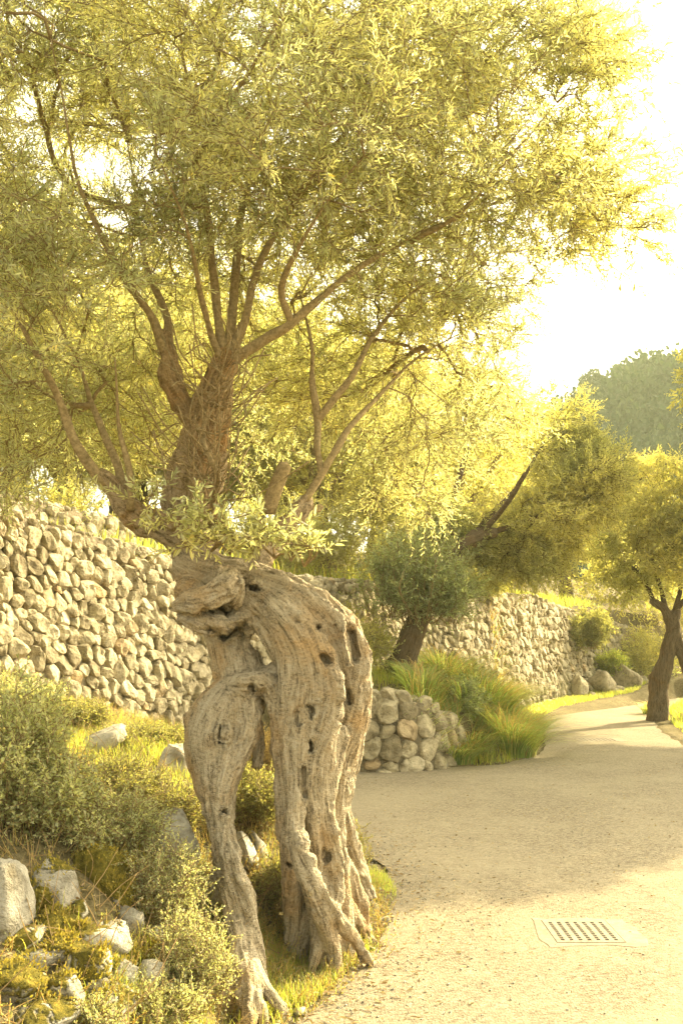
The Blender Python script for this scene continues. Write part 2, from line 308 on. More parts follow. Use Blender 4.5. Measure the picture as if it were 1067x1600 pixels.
# terrace carried by the low wall: a step just behind its face
LOW = np.array([(-0.75, 11.75), (0.15, 11.95), (0.75, 12.0), (1.2, 12.25), (1.45, 12.75)])
def ground_z(x, y):
    x = np.atleast_1d(np.asarray(x, float)); y = np.atleast_1d(np.asarray(y, float)); sh = x.shape; x = x.ravel(); y = y.ravel()
    xc = np.clip(x, -6, 12); yc = np.clip(y, 0, 29)
    z = _w[_n] + _w[_n + 1] * xc + _w[_n + 2] * yc
    for i in range(_n): z = z + _w[i] * _tps((xc - CPa[i, 0]) ** 2 + (yc - CPa[i, 1]) ** 2)
    z = np.clip(z, 0.0, 1.6)
    rs = road_sd(x, y)
    z = z + 0.05 * fbm(np.stack([x * 2.2, y * 2.2, 0 * x], -1), 3) * sm(0.05, 0.6, rs)
    # in front of the low wall the ground stays at road level, behind it at terrace level
    lo = np.full(x.shape, 1e9); sg = np.ones(x.shape)
    for i in range(len(LOW) - 1):
        A, B = LOW[i], LOW[i + 1]; d = seg_d(x, y, A, B); c = (B[0] - A[0]) * (y - A[1]) - (B[1] - A[1]) * (x - A[0])
        m_ = d < lo; lo = np.where(m_, d, lo); sg = np.where(m_, np.sign(c), sg)
    near = 1 - sm(0.5, 1.0, lo); side = lo * sg
    inz = sm(0.05, 0.25, side)
    tz = np.where(x > 1.2, 0.66, 0.86)
    z = z * (1 - near) + near * (inz * np.maximum(z, tz) + (1 - inz) * 0.02 * np.ones_like(z))
    k = sm(0.0, 0.45, rs); z = z * k + (1 - k) * np.where(rs < 0.02, -0.03, 0.012)
    rd = ret_sd(x, y)
    up = 2.42 + 0.16 * np.minimum(np.maximum(rd, 0), 40) + 0.12 * fbm(np.stack([x * 0.8, y * 0.8, 0 * x + 5], -1), 3)
    up = np.where(rd > 25, up + 0.0, up)
    s_ = sm(0.10, 0.30, rd); z = z * (1 - s_) + up * s_
    return z.reshape(sh)
def gz(x, y): return float(ground_z(x, y)[0])
def hit(px, py, y0=2.5, y1=30):
    """where the sight line of a photo pixel meets the ground"""
    Y = np.linspace(y0, y1, 700); p = WN(np.full(700, px, float), np.full(700, py, float), Y); g = ground_z(p[:, 0], p[:, 1])
    k = np.argmax(p[:, 2] < g)
    if not (p[:, 2] < g).any(): k = 699
    q = p[k].copy(); q[2] = g[k]; return q

def axis(segs):
    o = []
    for a, b, st in segs: o.append(np.arange(a, b, st))
    o.append([segs[-1][1]]); return np.concatenate(o)
gx = axis([(-200, -40, 20), (-40, -8, 2), (-8, 11, 0.085), (11, 40, 2), (40, 200, 20)])
gy = axis([(-20, 0, 2), (0, 20, 0.085), (20, 32, 0.14), (32, 60, 2), (60, 240, 20)])
XX, YY = np.meshgrid(gx, gy); ZZ = ground_z(XX, YY)
def grid_faces(nx, ny):
    i = np.arange(ny - 1)[:, None] * nx + np.arange(nx - 1)[None, :]
    return np.stack([i, i + 1, i + 1 + nx, i + nx], -1).reshape(-1, 4)
tag(mk('ground', np.stack([XX, YY, ZZ], -1).reshape(-1, 3), grid_faces(len(gx), len(gy)), M['soil']), 'soil and grass bank beside the road and terraces above the stone walls', 'ground', kind='structure')
# road sheet
pts = []
for i in range(len(RP)):
    A, B = RP[i], RP[(i + 1) % len(RP)]; n_ = max(1, int(np.linalg.norm(B - A) / 0.12))
    for k in range(n_): pts.append(A + (B - A) * k / n_)
pts = np.array(pts); pts = pts + 0.05 * np.stack([vnoise(np.c_[pts * 3, np.zeros(len(pts))]), vnoise(np.c_[pts * 3, np.ones(len(pts)) * 9])], -1)
me = bpy.data.meshes.new('road'); me.from_pydata([(p[0], p[1], 0.008) for p in pts], [], [list(range(len(pts)))]); me.materials.append(M['road'])
ro = bpy.data.objects.new('road', me); COL.objects.link(ro); tag(ro, 'dusty pale asphalt lane with gravel curving between the olive trees', 'road', kind='structure')

# ------------------------------------------------------------------ geometry generators
def leaves(pos, d, length, width, up=None, curl=0.0):
    """each leaf a folded blade of two quads"""
    n = len(pos); d = unit(d); r = rng.normal(size=(n, 3)) if up is None else up + 0.35 * rng.normal(size=(n, 3))
    s = unit(np.cross(d, r)); nr = np.cross(s, d); L_ = np.asarray(length).reshape(-1, 1); Wd = np.asarray(width).reshape(-1, 1)
    fold = 0.25
    b = pos; tip = pos + d * L_ - nr * curl * L_
    l1 = pos + d * L_ * 0.3 + s * Wd * 0.5 + nr * Wd * fold; l2 = pos + d * L_ * 0.7 + s * Wd * 0.42 + nr * Wd * fold - nr * curl * L_ * 0.4
    r1 = pos + d * L_ * 0.3 - s * Wd * 0.5 + nr * Wd * fold; r2 = pos + d * L_ * 0.7 - s * Wd * 0.42 + nr * Wd * fold - nr * curl * L_ * 0.4
    V = np.stack([b, r1, r2, tip, l2, l1], 1).reshape(-1, 3); i = np.arange(n)[:, None] * 6
    Fq = np.concatenate([i + np.array([[0, 1, 2, 3]]), i + np.array([[0, 3, 4, 5]])])
    return V, Fq
def tube(P, r, sides=8):
    P = np.asarray(P, float); n = len(P); r = np.broadcast_to(r, (n,)); T = unit(np.gradient(P, axis=0))
    ref = np.array([0.3, 1.0, 0.1]); ref = ref if abs(T[0] @ unit(ref)) < 0.9 else np.array([1.0, 0, 0.2])
    U = []; u = unit(np.cross(T[0], ref))
    for k in range(n): u = unit(u - T[k] * (u @ T[k])); U.append(u)
    U = np.array(U); Vv = np.cross(T, U); a = np.arange(sides) * 2 * math.pi / sides
    ring = P[:, None] + r[:, None, None] * (np.cos(a)[None, :, None] * U[:, None] + np.sin(a)[None, :, None] * Vv[:, None])
    V = ring.reshape(-1, 3); i = np.arange(n - 1)[:, None] * sides + np.arange(sides)[None]; j = np.arange(n - 1)[:, None] * sides + (np.arange(sides)[None] + 1) % sides
    Fq = np.stack([i, j, j + sides, i + sides], -1).reshape(-1, 4)
    V = np.concatenate([V, [P[0] - T[0] * r[0] * 0.3, P[-1] + T[-1] * r[-1] * 0.5]])
    e = (n - 1) * sides; k = np.arange(sides); k2 = (k + 1) % sides
    tr = np.concatenate([np.stack([np.full(sides, n * sides), k2, k], -1), np.stack([np.full(sides, n * sides + 1), e + k, e + k2], -1)])
    return V, [Fq, tr]
def sticks(A, B, ra, rb):
    """many thin three-sided twigs at once"""
    n = len(A); d = unit(B - A); r = np.cross(d, rng.normal(size=(n, 3))); u = unit(r); v = np.cross(d, u); V = []
    mid = (A + B) / 2 + u * np.linalg.norm(B - A, axis=1, keepdims=True) * 0.05
    for Pq, rr in ((A, ra), (mid, (np.asarray(ra) + rb) / 2), (B, rb)):
        for a in (0, 2.094, 4.189): V.append(Pq + np.asarray(rr).reshape(-1, 1) * (math.cos(a) * u + math.sin(a) * v))
    V = np.stack(V, 1).reshape(-1, 3); i = np.arange(n)[:, None] * 9
    Fq = np.concatenate([i + np.array([[a + 3 * l, (a + 1) % 3 + 3 * l, (a + 1) % 3 + 3 * l + 3, a + 3 * l + 3]]) for a in range(3) for l in (0, 1)])
    return V, Fq
def smooth_path(P, n=4):
    """Catmull-Rom through rows of any width"""
    P = np.asarray(P, float); Q = np.vstack([2 * P[0] - P[1], P, 2 * P[-1] - P[-2]]); out = []
    for i in range(1, len(Q) - 2):
        for k in range(n):
            t_ = k / n; a, b, c, d = Q[i - 1], Q[i], Q[i + 1], Q[i + 2]
            out.append(0.5 * ((2 * b) + (-a + c) * t_ + (2 * a - 5 * b + 4 * c - d) * t_ ** 2 + (-a + 3 * b - 3 * c + d) * t_ ** 3))
    out.append(P[-1]); return np.array(out)
def pxpath(rows, Y0, n=4):
    """rows (px, py, dY, radius_px) -> world rows (x, y, z, r)"""
    o = []
    for px, py, dy, rp in rows:
        Y = Y0 + dy; p = W(px, py, Y); o.append([*p, rp / F * Y])
    q = smooth_path(o, n); q[:, 3] = np.maximum(q[:, 3], 0.004); return q

def sdf_mesh(strands, cell, k=0.05, specs=(), kc=0.02, lump=0.006):
    allp = np.concatenate(strands); lo = allp[:, :3].min(0) - allp[:, 3].max() - 0.06; hi = allp[:, :3].max(0) + allp[:, 3].max() + 0.06
    dims = np.ceil((hi - lo) / cell).astype(int) + 1; D = np.full(dims, 0.6, np.float32)
    ax = [lo[i] + cell * np.arange(dims[i]) for i in range(3)]
    def box(a, b, m):
        s = []
        for i in range(3):
            i0 = max(0, int((min(a[i], b[i]) - m - lo[i]) / cell)); i1 = min(dims[i], int((max(a[i], b[i]) + m - lo[i]) / cell) + 2); s.append(slice(i0, max(i0 + 1, i1)))
        return tuple(s)
    def capsule(X, Y, Z, a, b, ra, rb):
        ab = b - a; t_ = np.clip(((X - a[0]) * ab[0] + (Y - a[1]) * ab[1] + (Z - a[2]) * ab[2]) / max(ab @ ab, 1e-9), 0, 1)
        return np.sqrt((X - a[0] - t_ * ab[0]) ** 2 + (Y - a[1] - t_ * ab[1]) ** 2 + (Z - a[2] - t_ * ab[2]) ** 2) - (ra + t_ * (rb - ra))
    def coords(s): return ax[0][s[0]][:, None, None], ax[1][s[1]][None, :, None], ax[2][s[2]][None, None, :]
    def smin(a, b, k): h = np.maximum(k - np.abs(a - b), 0) / k; return np.minimum(a, b) - h * h * k * 0.25
    for S in strands:
        m = S[:, 3].max() + k + 0.03; sb = box(S[:, :3].min(0), S[:, :3].max(0), m)
        T = np.full(tuple(s.stop - s.start for s in sb), 0.6, np.float32)
        for i in range(len(S) - 1):
            b_ = box(S[i, :3], S[i + 1, :3], max(S[i, 3], S[i + 1, 3]) + k + 0.03); X, Y, Z = coords(b_)
            l = tuple(slice(b_[j].start - sb[j].start, b_[j].stop - sb[j].start) for j in range(3))
            T[l] = np.minimum(T[l], capsule(X, Y, Z, S[i, :3], S[i + 1, :3], S[i, 3], S[i + 1, 3]))
        D[sb] = smin(D[sb], T, k)
    def sample(p):
        q = np.rint((p - lo) / cell).astype(int); q = np.clip(q, 0, dims - 1); return D[q[..., 0], q[..., 1], q[..., 2]]
    def surf(px, py):
        Y = np.arange(lo[1], hi[1], cell * 0.5); p = WN(np.full(len(Y), float(px)), np.full(len(Y), float(py)), Y)
        ok = ((p > lo) & (p < hi)).all(1); s = np.where(ok, sample(p), 1); k_ = np.argmax(s < 0)
        return Y[k_] if (s < 0).any() else None
    for kind, p0, p1, rp, dep in specs:
        n_ = max(1, int(np.hypot(p1[0] - p0[0], p1[1] - p0[1]) / (rp * 0.6)) + 1); ys = []
        P0 = [(p0[0] + (p1[0] - p0[0]) * i / max(n_ - 1, 1), p0[1] + (p1[1] - p0[1]) * i / max(n_ - 1, 1)) for i in range(n_)]
        for q in P0:
            y = surf(*q)
            if y is not None: ys.append((q, y))
        for q, y in ys:
            rr = rp / F * y; prof = rr
            if kind == 'hole': a, b = W(*q, y - 0.08), W(*q, y + dep)
            else: a = b = W(*q, y + dep)
            b_ = box(a, b, rr + 0.08); X, Y, Z = coords(b_); c = capsule(X, Y, Z, a, b + 1e-5, rr, rr * (0.55 if kind == 'hole' else 1))
            if kind == 'hole': D[b_] = -smin(-D[b_], c, kc)
            else: D[b_] = smin(D[b_], c, 0.035)
    # low lumps over the whole surface
    band = np.abs(D) < 0.06; ii = np.argwhere(band); pp = ii * cell + lo
    D[band] += (lump * fbm(pp * 9, 2) + lump * 0.6 * fbm(pp * 26, 2)).astype(np.float32)
    ins = D < 0; c8 = [(a, b, c) for a in (0, 1) for b in (0, 1) for c in (0, 1)]
    cnt = sum(ins[a:dims[0] - 1 + a, b:dims[1] - 1 + b, c:dims[2] - 1 + c].astype(np.int8) for a, b, c in c8)
    act = (cnt > 0) & (cnt < 8); idx = np.full(act.shape, -1, np.int32); A = np.argwhere(act); idx[act] = np.arange(len(A))
    val = {c: D[A[:, 0] + c[0], A[:, 1] + c[1], A[:, 2] + c[2]].astype(float) for c in c8}
    acc = np.zeros((len(A), 3)); cn = np.zeros(len(A))
    for c in c8:
        for axn in range(3):
            if c[axn] == 0:
                e = list(c); e[axn] = 1; e = tuple(e); v0, v1 = val[c], val[e]; x = (v0 < 0) != (v1 < 0); t_ = np.where(x, v0 / (v0 - v1 + 1e-12), 0)
                pt = np.array(c, float)[None].repeat(len(A), 0); pt[:, axn] = t_; acc += np.where(x[:, None], pt, 0); cn += x
    V = (A + acc / cn[:, None]) * cell + lo
    g = np.stack([sum((1 if c[i] else -1) * val[c] for c in c8) for i in range(3)], -1); Nn = unit(g)
    Fs = []
    for axn in range(3):
        o1, o2 = [(1, 2), (2, 0), (0, 1)][axn]
        s0 = [slice(1, -1)] * 3; s0[axn] = slice(0, -1); s1 = list(s0); s1[axn] = slice(1, None)
        x = ins[tuple(s0)] != ins[tuple(s1)]; E = np.argwhere(x); off = np.array([1, 1, 1]); off[axn] = 0; E = E + off
        flip = ins[E[:, 0], E[:, 1], E[:, 2]]
        q = []
        for da, db in ((-1, -1), (0, -1), (0, 0), (-1, 0)):
            z = E.copy(); z[:, o1] += da; z[:, o2] += db; z = np.minimum(z, np.array(idx.shape) - 1); q.append(idx[z[:, 0], z[:, 1], z[:, 2]])
        q = np.stack(q, -1); q[~flip] = q[~flip][:, ::-1]; Fs.append(q)
    Fq = np.concatenate(Fs); Fq = Fq[(Fq >= 0).all(1)]
    # direction of the wood fibres: tangent of the nearest strands, blended
    segs = [(S[i, :3], S[i + 1, :3], S[i, 3], S[i + 1, 3]) for S in strands for i in range(len(S) - 1)]
    b1 = np.full(len(V), 9.0, np.float32); T0 = np.zeros((len(V), 3)); ds = []
    for a, b, ra, rb in segs:
        ab = b - a; ln = np.linalg.norm(ab); tc = np.clip(((V - a) @ ab) / max(ln * ln, 1e-9), 0, 1)
        d = (np.linalg.norm(V - a - tc[:, None] * ab, axis=1) - (ra + tc * (rb - ra))).astype(np.float32); ds.append(d)
        m_ = d < b1; T0[m_] = ab / max(ln, 1e-6); b1 = np.where(m_, d, b1)
    T1 = np.zeros((len(V), 3))
    for (a, b, ra, rb), d in zip(segs, ds):
        t_ = (b - a) / max(np.linalg.norm(b - a), 1e-6); wt = np.exp(-(d - b1) / 0.018); T1 += (wt * np.sign(T0 @ t_ + 1e-9))[:, None] * t_
    T1 = unit(T1 - Nn * (T1 * Nn).sum(1, keepdims=True)); al = 0.35 * vnoise(V * 3.5)[:, None]
    G1 = T1 * np.cos(al) + np.cross(Nn, T1) * np.sin(al)
    return V, Fq, Nn, G1
def lic(V, T, f, step, cnt):
    s_ = sum(vnoise((V + T * (k * step)) * f) for k in range(-cnt, cnt + 1)); return s_ / (s_.std() + 1e-9)
def wood(name, strands, cell, mat, parent, k=0.05, specs=(), amp=1.0, kc=0.02, lump=0.006, label=None):
    V, Fq, Nn, g = sdf_mesh(strands, cell, k, specs, kc, lump)
    r1 = lic(V, g, 16, 0.03, 5); r2 = lic(V + 3, g, 38, 0.016, 4); r3 = lic(V + 7, g, 85, 0.008, 3)
    r2 = 0.6 - np.abs(r2) * 0.9
    msk = np.clip(0.75 + 0.9 * fbm(V * 5.5 + 3, 2), 0.25, 1.6)
    V = V + Nn * (amp * msk * (0.0060 * r1 + 0.0050 * r2 + 0.0022 * r3))[:, None]
    ob = mk(name, V, Fq, mat, parent, attrs={'grain': g})
    if label: ob['label'] = label
    return ob

def blob(size, sub=3, seed=0, rough=0.18, facets=5):
    """a rock: sphere cut by random planes and roughened; returns V, quads"""
    n, mth = 8 * sub, 6 * sub; th = np.linspace(0, math.pi, mth + 1)[1:-1]; ph = np.arange(n) * 2 * math.pi / n
    T, Pp = np.meshgrid(th, ph, indexing='ij'); V = np.stack([np.sin(T) * np.cos(Pp), np.sin(T) * np.sin(Pp), np.cos(T)], -1).reshape(-1, 3)
    V = np.concatenate([V, [[0, 0, 1], [0, 0, -1]]]); rr = np.random.default_rng(seed)
    for _ in range(facets * 2):
        d = unit(rr.normal(size=3)); h = rr.uniform(0.55, 0.85); s = V @ d; V = V - np.maximum(s - h, 0)[:, None] * d * 0.9
    V = V * (1 + rough * fbm(V * 1.6 + seed, 3) + 0.06 * fbm(V * 7 + seed, 3))[:, None] * np.asarray(size)
    m = len(th); i = np.arange(m - 1)[:, None] * n + np.arange(n)[None]; j = np.arange(m - 1)[:, None] * n + (np.arange(n)[None] + 1) % n
    Fq = np.stack([i, i + n, j + n, j], -1).reshape(-1, 4); k = np.arange(n); k2 = (k + 1) % n; e = (m - 1) * n
    tr = np.concatenate([np.stack([np.full(n, m * n), k, k2], -1), np.stack([np.full(n, m * n + 1), e + k2, e + k], -1)])
    return V, [Fq, tr]
def rotm(rx, ry, rz):
    cx, sx, cy, sy, cz, sz = math.cos(rx), math.sin(rx), math.cos(ry), math.sin(ry), math.cos(rz), math.sin(rz)
    return np.array([[cz, -sz, 0], [sz, cz, 0], [0, 0, 1]]) @ np.array([[cy, 0, sy], [0, 1, 0], [-sy, 0, cy]]) @ np.array([[1, 0, 0], [0, cx, -sx], [0, sx, cx]])

# ------------------------------------------------------------------ dry stone walls
def stone_wall(name, label, path, size, batter=0.1, thick=0.5, ring=12, seed=1, caps=True):
    """path rows (x, y, z_bottom, z_top); the face looks to the right of the path's direction"""
    rg = np.random.default_rng(seed); P = np.asarray(path, float); seg = np.linalg.norm(np.diff(P[:, :2], axis=0), axis=1); S = np.concatenate([[0], np.cumsum(seg)]); Ln = S[-1]
    f = lambda u, c: np.interp(u, S, P[:, c])
    uu = np.linspace(0, Ln, 200); k_ = np.hanning(15); k_ /= k_.sum()
    def smc(c):
        a = f(uu, c); p = np.pad(a, 7, mode='reflect', reflect_type='odd'); return np.convolve(p, k_, 'valid')
    sx_, sy_ = smc(0), smc(1); tx = np.gradient(sx_, uu); ty = np.gradient(sy_, uu); tl = np.hypot(tx, ty); nx_, ny_ = ty / tl, -tx / tl
    def pos(u, v, d):
        zb = f(u, 2); n1 = np.interp(u, uu, nx_); n2 = np.interp(u, uu, ny_); dd = d - batter * v
        return np.stack([np.interp(u, uu, sx_) + n1 * dd, np.interp(u, uu, sy_) + n2 * dd, zb + v], -1)
    Hm = (P[:, 3] - P[:, 2]).max(); H = lambda u: f(u, 3) - f(u, 2)
    # jittered points pushed apart, then a weighted Voronoi diagram
    nr = int(Hm / size) + 1; pts = []
    for r_ in range(-1, nr + 1):
        u = -size * rg.random()
        while u < Ln + size:
            pts.append((u + rg.normal() * size * 0.12, (r_ + 0.5) * size * 0.92 + rg.normal() * size * 0.17)); u += size * rg.uniform(0.75, 1.5)
    pts = np.array(pts); wts = (size ** 2) * rg.uniform(-0.42, 0.36, len(pts))
    A = Acc(); gap = 0.02
    for i in range(len(pts)):
        c = pts[i]
        if c[0] < 0 or c[0] > Ln or c[1] < -size or c[1] > H(c[0]) - size * 0.12: continue
        pg = [np.array(q) + c for q in ((-2 * size, -2 * size), (2 * size, -2 * size), (2 * size, 2 * size), (-2 * size, 2 * size))]
        nb = np.where((np.abs(pts - c).max(1) < 2.6 * size))[0]
        for j in nb:
            if j == i: continue
            d = pts[j] - c; dl = d @ d; off = (dl + wts[i] - wts[j]) / (2 * dl)
            q0 = c + d * off; out = []
            for a in range(len(pg)):
                p1, p2 = pg[a], pg[(a + 1) % len(pg)]; s1, s2 = (p1 - q0) @ d, (p2 - q0) @ d
                if s1 <= 0: out.append(p1)
                if (s1 < 0) != (s2 < 0) and s1 != s2: out.append(p1 + (p2 - p1) * (s1 / (s1 - s2)))
            pg = out
            if len(pg) < 3: break
        if len(pg) < 3: continue
        pg = np.array(pg); cen = pg.mean(0)
        hh = H(cen[0]); pg[:, 1] = np.minimum(pg[:, 1], hh + size * 0.12 * rg.normal()); cen = pg.mean(0)
        ar = np.ptp(pg, axis=0)
        if ar.min() < size * 0.25: continue
        for _ in range(2):    # round the corners
            nx2 = np.roll(pg, -1, 0); pg = np.stack([pg * 0.9 + nx2 * 0.1, pg * 0.1 + nx2 * 0.9], 1).reshape(-1, 2)
        an = np.arctan2(pg[:, 1] - cen[1], pg[:, 0] - cen[0]); rd = np.hypot(*(pg - cen).T); o_ = np.argsort(an); an, rd = an[o_], rd[o_]
        ta = np.linspace(-math.pi, math.pi, ring, endpoint=False) + 0.1; r_ = np.interp(ta, an, rd, period=2 * math.pi)
        sc_ = math.sqrt(ar[0] * ar[1]); h = sc_ * rg.uniform(0.14, 0.25); off = rg.uniform(-0.06, 0.07) * sc_; tl1, tl2 = rg.normal(size=2) * 0.16
        V = []
        for s_, z_ in ((0.98, -0.8), (1.0, 0.15), (0.97, 0.6), (0.86, 0.93), (0.45, 1.03)):
            q = np.stack([np.cos(ta), np.sin(ta)], -1) * (r_ * s_ * (1 - gap))[:, None]; V.append(np.c_[q, np.full(ring, h * z_)])
        V.append([[0, 0, h]]); V = np.concatenate(V)
        for _f in range(4):
            dv = rg.normal(size=3) * [1, 1, 0.25]; dv[2] = abs(dv[2]) + 0.55; dv = unit(dv); sd_ = V @ dv; lim = rg.uniform(0.62, 0.9) * sd_.max(); V = V - (np.maximum(sd_ - lim, 0) * (V[:, 2] > -0.1 * h))[:, None] * dv; lift = np.clip(V[:, 2] / h, 0, 1)
        V[:, 2] += off + lift * (V[:, 0] * tl1 + V[:, 1] * tl2)
        nz = fbm(np.c_[V[:, :2] / sc_ * 2.2 + rg.random(2) * 50, V[:, 2] / sc_ * 2.2], 2)
        V[:, 2] += lift * nz * sc_ * 0.16; V[:, :2] *= (1 + 0.09 * nz)[:, None]
        Q = pos(V[:, 0] + cen[0], V[:, 1] + cen[1], V[:, 2]); k = np.arange(ring); k2 = (k + 1) % ring
        Fq = np.concatenate([np.stack([k + l * ring, k2 + l * ring, k2 + (l + 1) * ring, k + (l + 1) * ring], -1) for l in range(4)])
        tr = np.stack([k + 4 * ring, k2 + 4 * ring, np.full(ring, 5 * ring)], -1); A.add(Q, [Fq, tr], rg.random())
    nst = A.n
    if caps:
        u = 0.1
        while u < Ln:
            for dd in np.arange(0.06, thick, size * 0.9):
                s = size * rg.uniform(0.35, 0.6); V, Fq = blob((s, s, s * 0.7), 1 if ring < 10 else 2, int(rg.integers(9999)), 0.2, 3); V = V @ rotm(rg.normal() * 0.3, rg.normal() * 0.3, rg.random() * 6).T
                A.add(V + pos(np.array([u + rg.normal() * 0.03]), np.array([H(u) - s * 0.25 + rg.normal() * size * 0.06]), np.array([-dd]))[0], Fq, rg.random())
            u += size * rg.uniform(0.75, 1.1)
    nf0 = {k: sum(len(x) for x in v) for k, v in A.F.items()}
    # core behind the face stones
    us = np.linspace(0, Ln, 80); hs_ = H(us) - size * 0.15; rows = [pos(us, -0.5 + 0 * us, -0.02 + 0 * us), pos(us, hs_, -0.02 + 0 * us), pos(us, hs_, -thick + 0 * us), pos(us, -0.5 + 0 * us, -thick + 0 * us)]
    V = np.stack(rows, 1).reshape(-1, 3); i = np.arange(79)[:, None] * 4; Fq = np.concatenate([i + np.array([[a, a + 4, (a + 1) % 4 + 4, (a + 1) % 4]]) for a in range(4)])
    Fq = np.concatenate([Fq, [[0, 1, 2, 3], [319, 318, 317, 316]]]); A.add(V, Fq, 0)
    mi = []
    for k, v in A.F.items():
        n_ = sum(len(x) for x in v); a = np.zeros(n_, int); a[nf0.get(k, 0):] = 1; mi.append(a)
    c = pos(np.array([Ln / 2]), np.array([0.0]), np.array([0.0]))[0]
    o = A.build(name, [M['stone'], M['core']], smooth=False, matidx=np.concatenate(mi), loc=c); return tag(o, label, 'stone wall', kind='thing')
stone_wall('stone_wall', 'high dry stone wall on the bank behind the gnarled olive trunk, large rounded stones', [(-6.5, 5.5, 1.1, 2.95), (-5, 6.5, 1.1, 2.9), (-2.85, 8.0, 0.95, 2.74), (-1.64, 10.5, 0.5, 2.50), (-0.7, 12.5, 0.6, 2.45), (0.66, 15.0, 0.8, 2.5), (1.5, 16.9, 0.5, 2.5), (2.2, 17.7, 0.2, 2.45)], 0.142, 0.10, ring=18, seed=3)
stone_wall('stone_wall', 'short upper terrace wall of small stones above the bank wall', [(-7.5, 8.0, 2.3, 3.4), (-3.75, 10.6, 2.3, 3.25), (-2.7, 12.6, 2.4, 3.15), (-1.5, 15.0, 2.4, 3.1)], 0.17, 0.12, ring=9, seed=5)
stone_wall('stone_wall', 'low curved dry stone wall at the road edge below the leaning olive', [(-0.75, 11.75, -0.05, 0.95), (0.15, 11.95, -0.05, 0.94), (0.75, 12.0, -0.05, 0.92), (1.2, 12.25, -0.05, 0.82), (1.5, 12.75, -0.05, 0.62), (1.65, 13.3, 0, 0.5)], 0.25, 0.12, ring=16, seed=8)
stone_wall('stone_wall', 'long roadside retaining wall of small stones running past the grass verge', [(2.2, 17.7, -0.05, 2.45), (3.5, 20.5, -0.05, 2.6), (4.9, 23.5, -0.05, 2.66), (7.0, 27.5, 0, 2.35), (9.3, 30.5, 0.1, 2.0), (12, 33, 0.1, 2.0)], 0.20, 0.08, ring=9, seed=11)

# ------------------------------------------------------------------ trees
def grow(paths, targets, step=0.1, seed=0, up=0.15):
    """paths: list of world rows (x,y,z,r) of the main limbs; every target is joined to the nearest wood"""
    rg = np.random.default_rng(seed); cap = sum(len(p) for p in paths) + len(targets) * 14 + 10
    P = np.zeros((cap, 3)); par = np.full(cap, -1); rad = np.zeros(cap); D = np.zeros((cap, 3)); n = 0; fixed = np.zeros(cap, bool); attach = np.zeros(cap, bool)
    for pth in paths:
        first = n
        for i, q in enumerate(pth):
            P[n] = q[:3]; rad[n] = q[3]; fixed[n] = True; par[n] = n - 1 if i else -1; attach[n] = i > len(pth) * 0.15; n += 1
        D[first:n] = unit(np.gradient(P[first:n], axis=0))
    d0 = np.array([np.min(((P[:n] - t_) ** 2).sum(1)) for t_ in targets]); tips = []
    for t_ in targets[np.argsort(d0)]:
        v = t_ - P[:n]; d = np.sqrt((v ** 2).sum(1)); al = (v * D[:n]).sum(1) / np.maximum(d, 1e-6)
        cost = d * (1.35 - 0.45 * al) + np.where(attach[:n], 0, 3); j = int(np.argmin(cost)); dj = d[j]
        m = max(2, min(13, int(dj / step) + 1)); c1 = P[j] + (D[j] * 0.5 + unit(v[j]) * 0.5 + np.array([0, 0, up])) * dj * 0.4
        c2 = t_ - unit(v[j] + rg.normal(size=3) * 0.15 * dj) * dj * 0.3; prev = j; s0 = n
        for k in range(1, m + 1):
            u = k / m; q = (1 - u) ** 3 * P[j] + 3 * (1 - u) ** 2 * u * c1 + 3 * (1 - u) * u * u * c2 + u ** 3 * t_
            q = q + rg.normal(size=3) * 0.008 * (k < m); P[n] = q; par[n] = prev; attach[n] = True; D[n] = unit(q - P[prev]); prev = n; n += 1
        tips.append(n - 1)
    P, par, rad, D, fixed = P[:n], par[:n], rad[:n], D[:n], fixed[:n]
    acc = np.zeros(n); kids = np.zeros(n, int); tips = np.array(tips)
    for i in range(n - 1, -1, -1):
        if acc[i] == 0: acc[i] = 0.0024 ** 2.3
        if par[i] >= 0: acc[par[i]] += acc[i]; kids[par[i]] += 1
    r = acc ** (1 / 2.3); r = np.where(fixed, np.maximum(rad, 0.004), np.minimum(r, 0.03)); 
    # chains
    best = {}
    for i in range(n):
        if par[i] >= 0 and not fixed[i]:
            p = par[i]
            if p not in best or acc[i] > acc[best[p]]: best[p] = i
    chains = []; used = np.zeros(n, bool)
    for i in range(n):
        if fixed[i] or used[i]: continue
        p = par[i]
        if best.get(p) == i and not fixed[p]: continue
        ch = [p, i]; used[i] = True; c = i
        while c in best: c = best[c]; ch.append(c); used[c] = True
        rr = r[ch].copy(); rr[0] = min(rr[0], rr[1] * 1.25); chains.append(np.c_[P[ch], rr])
    return P, D, r, tips, chains
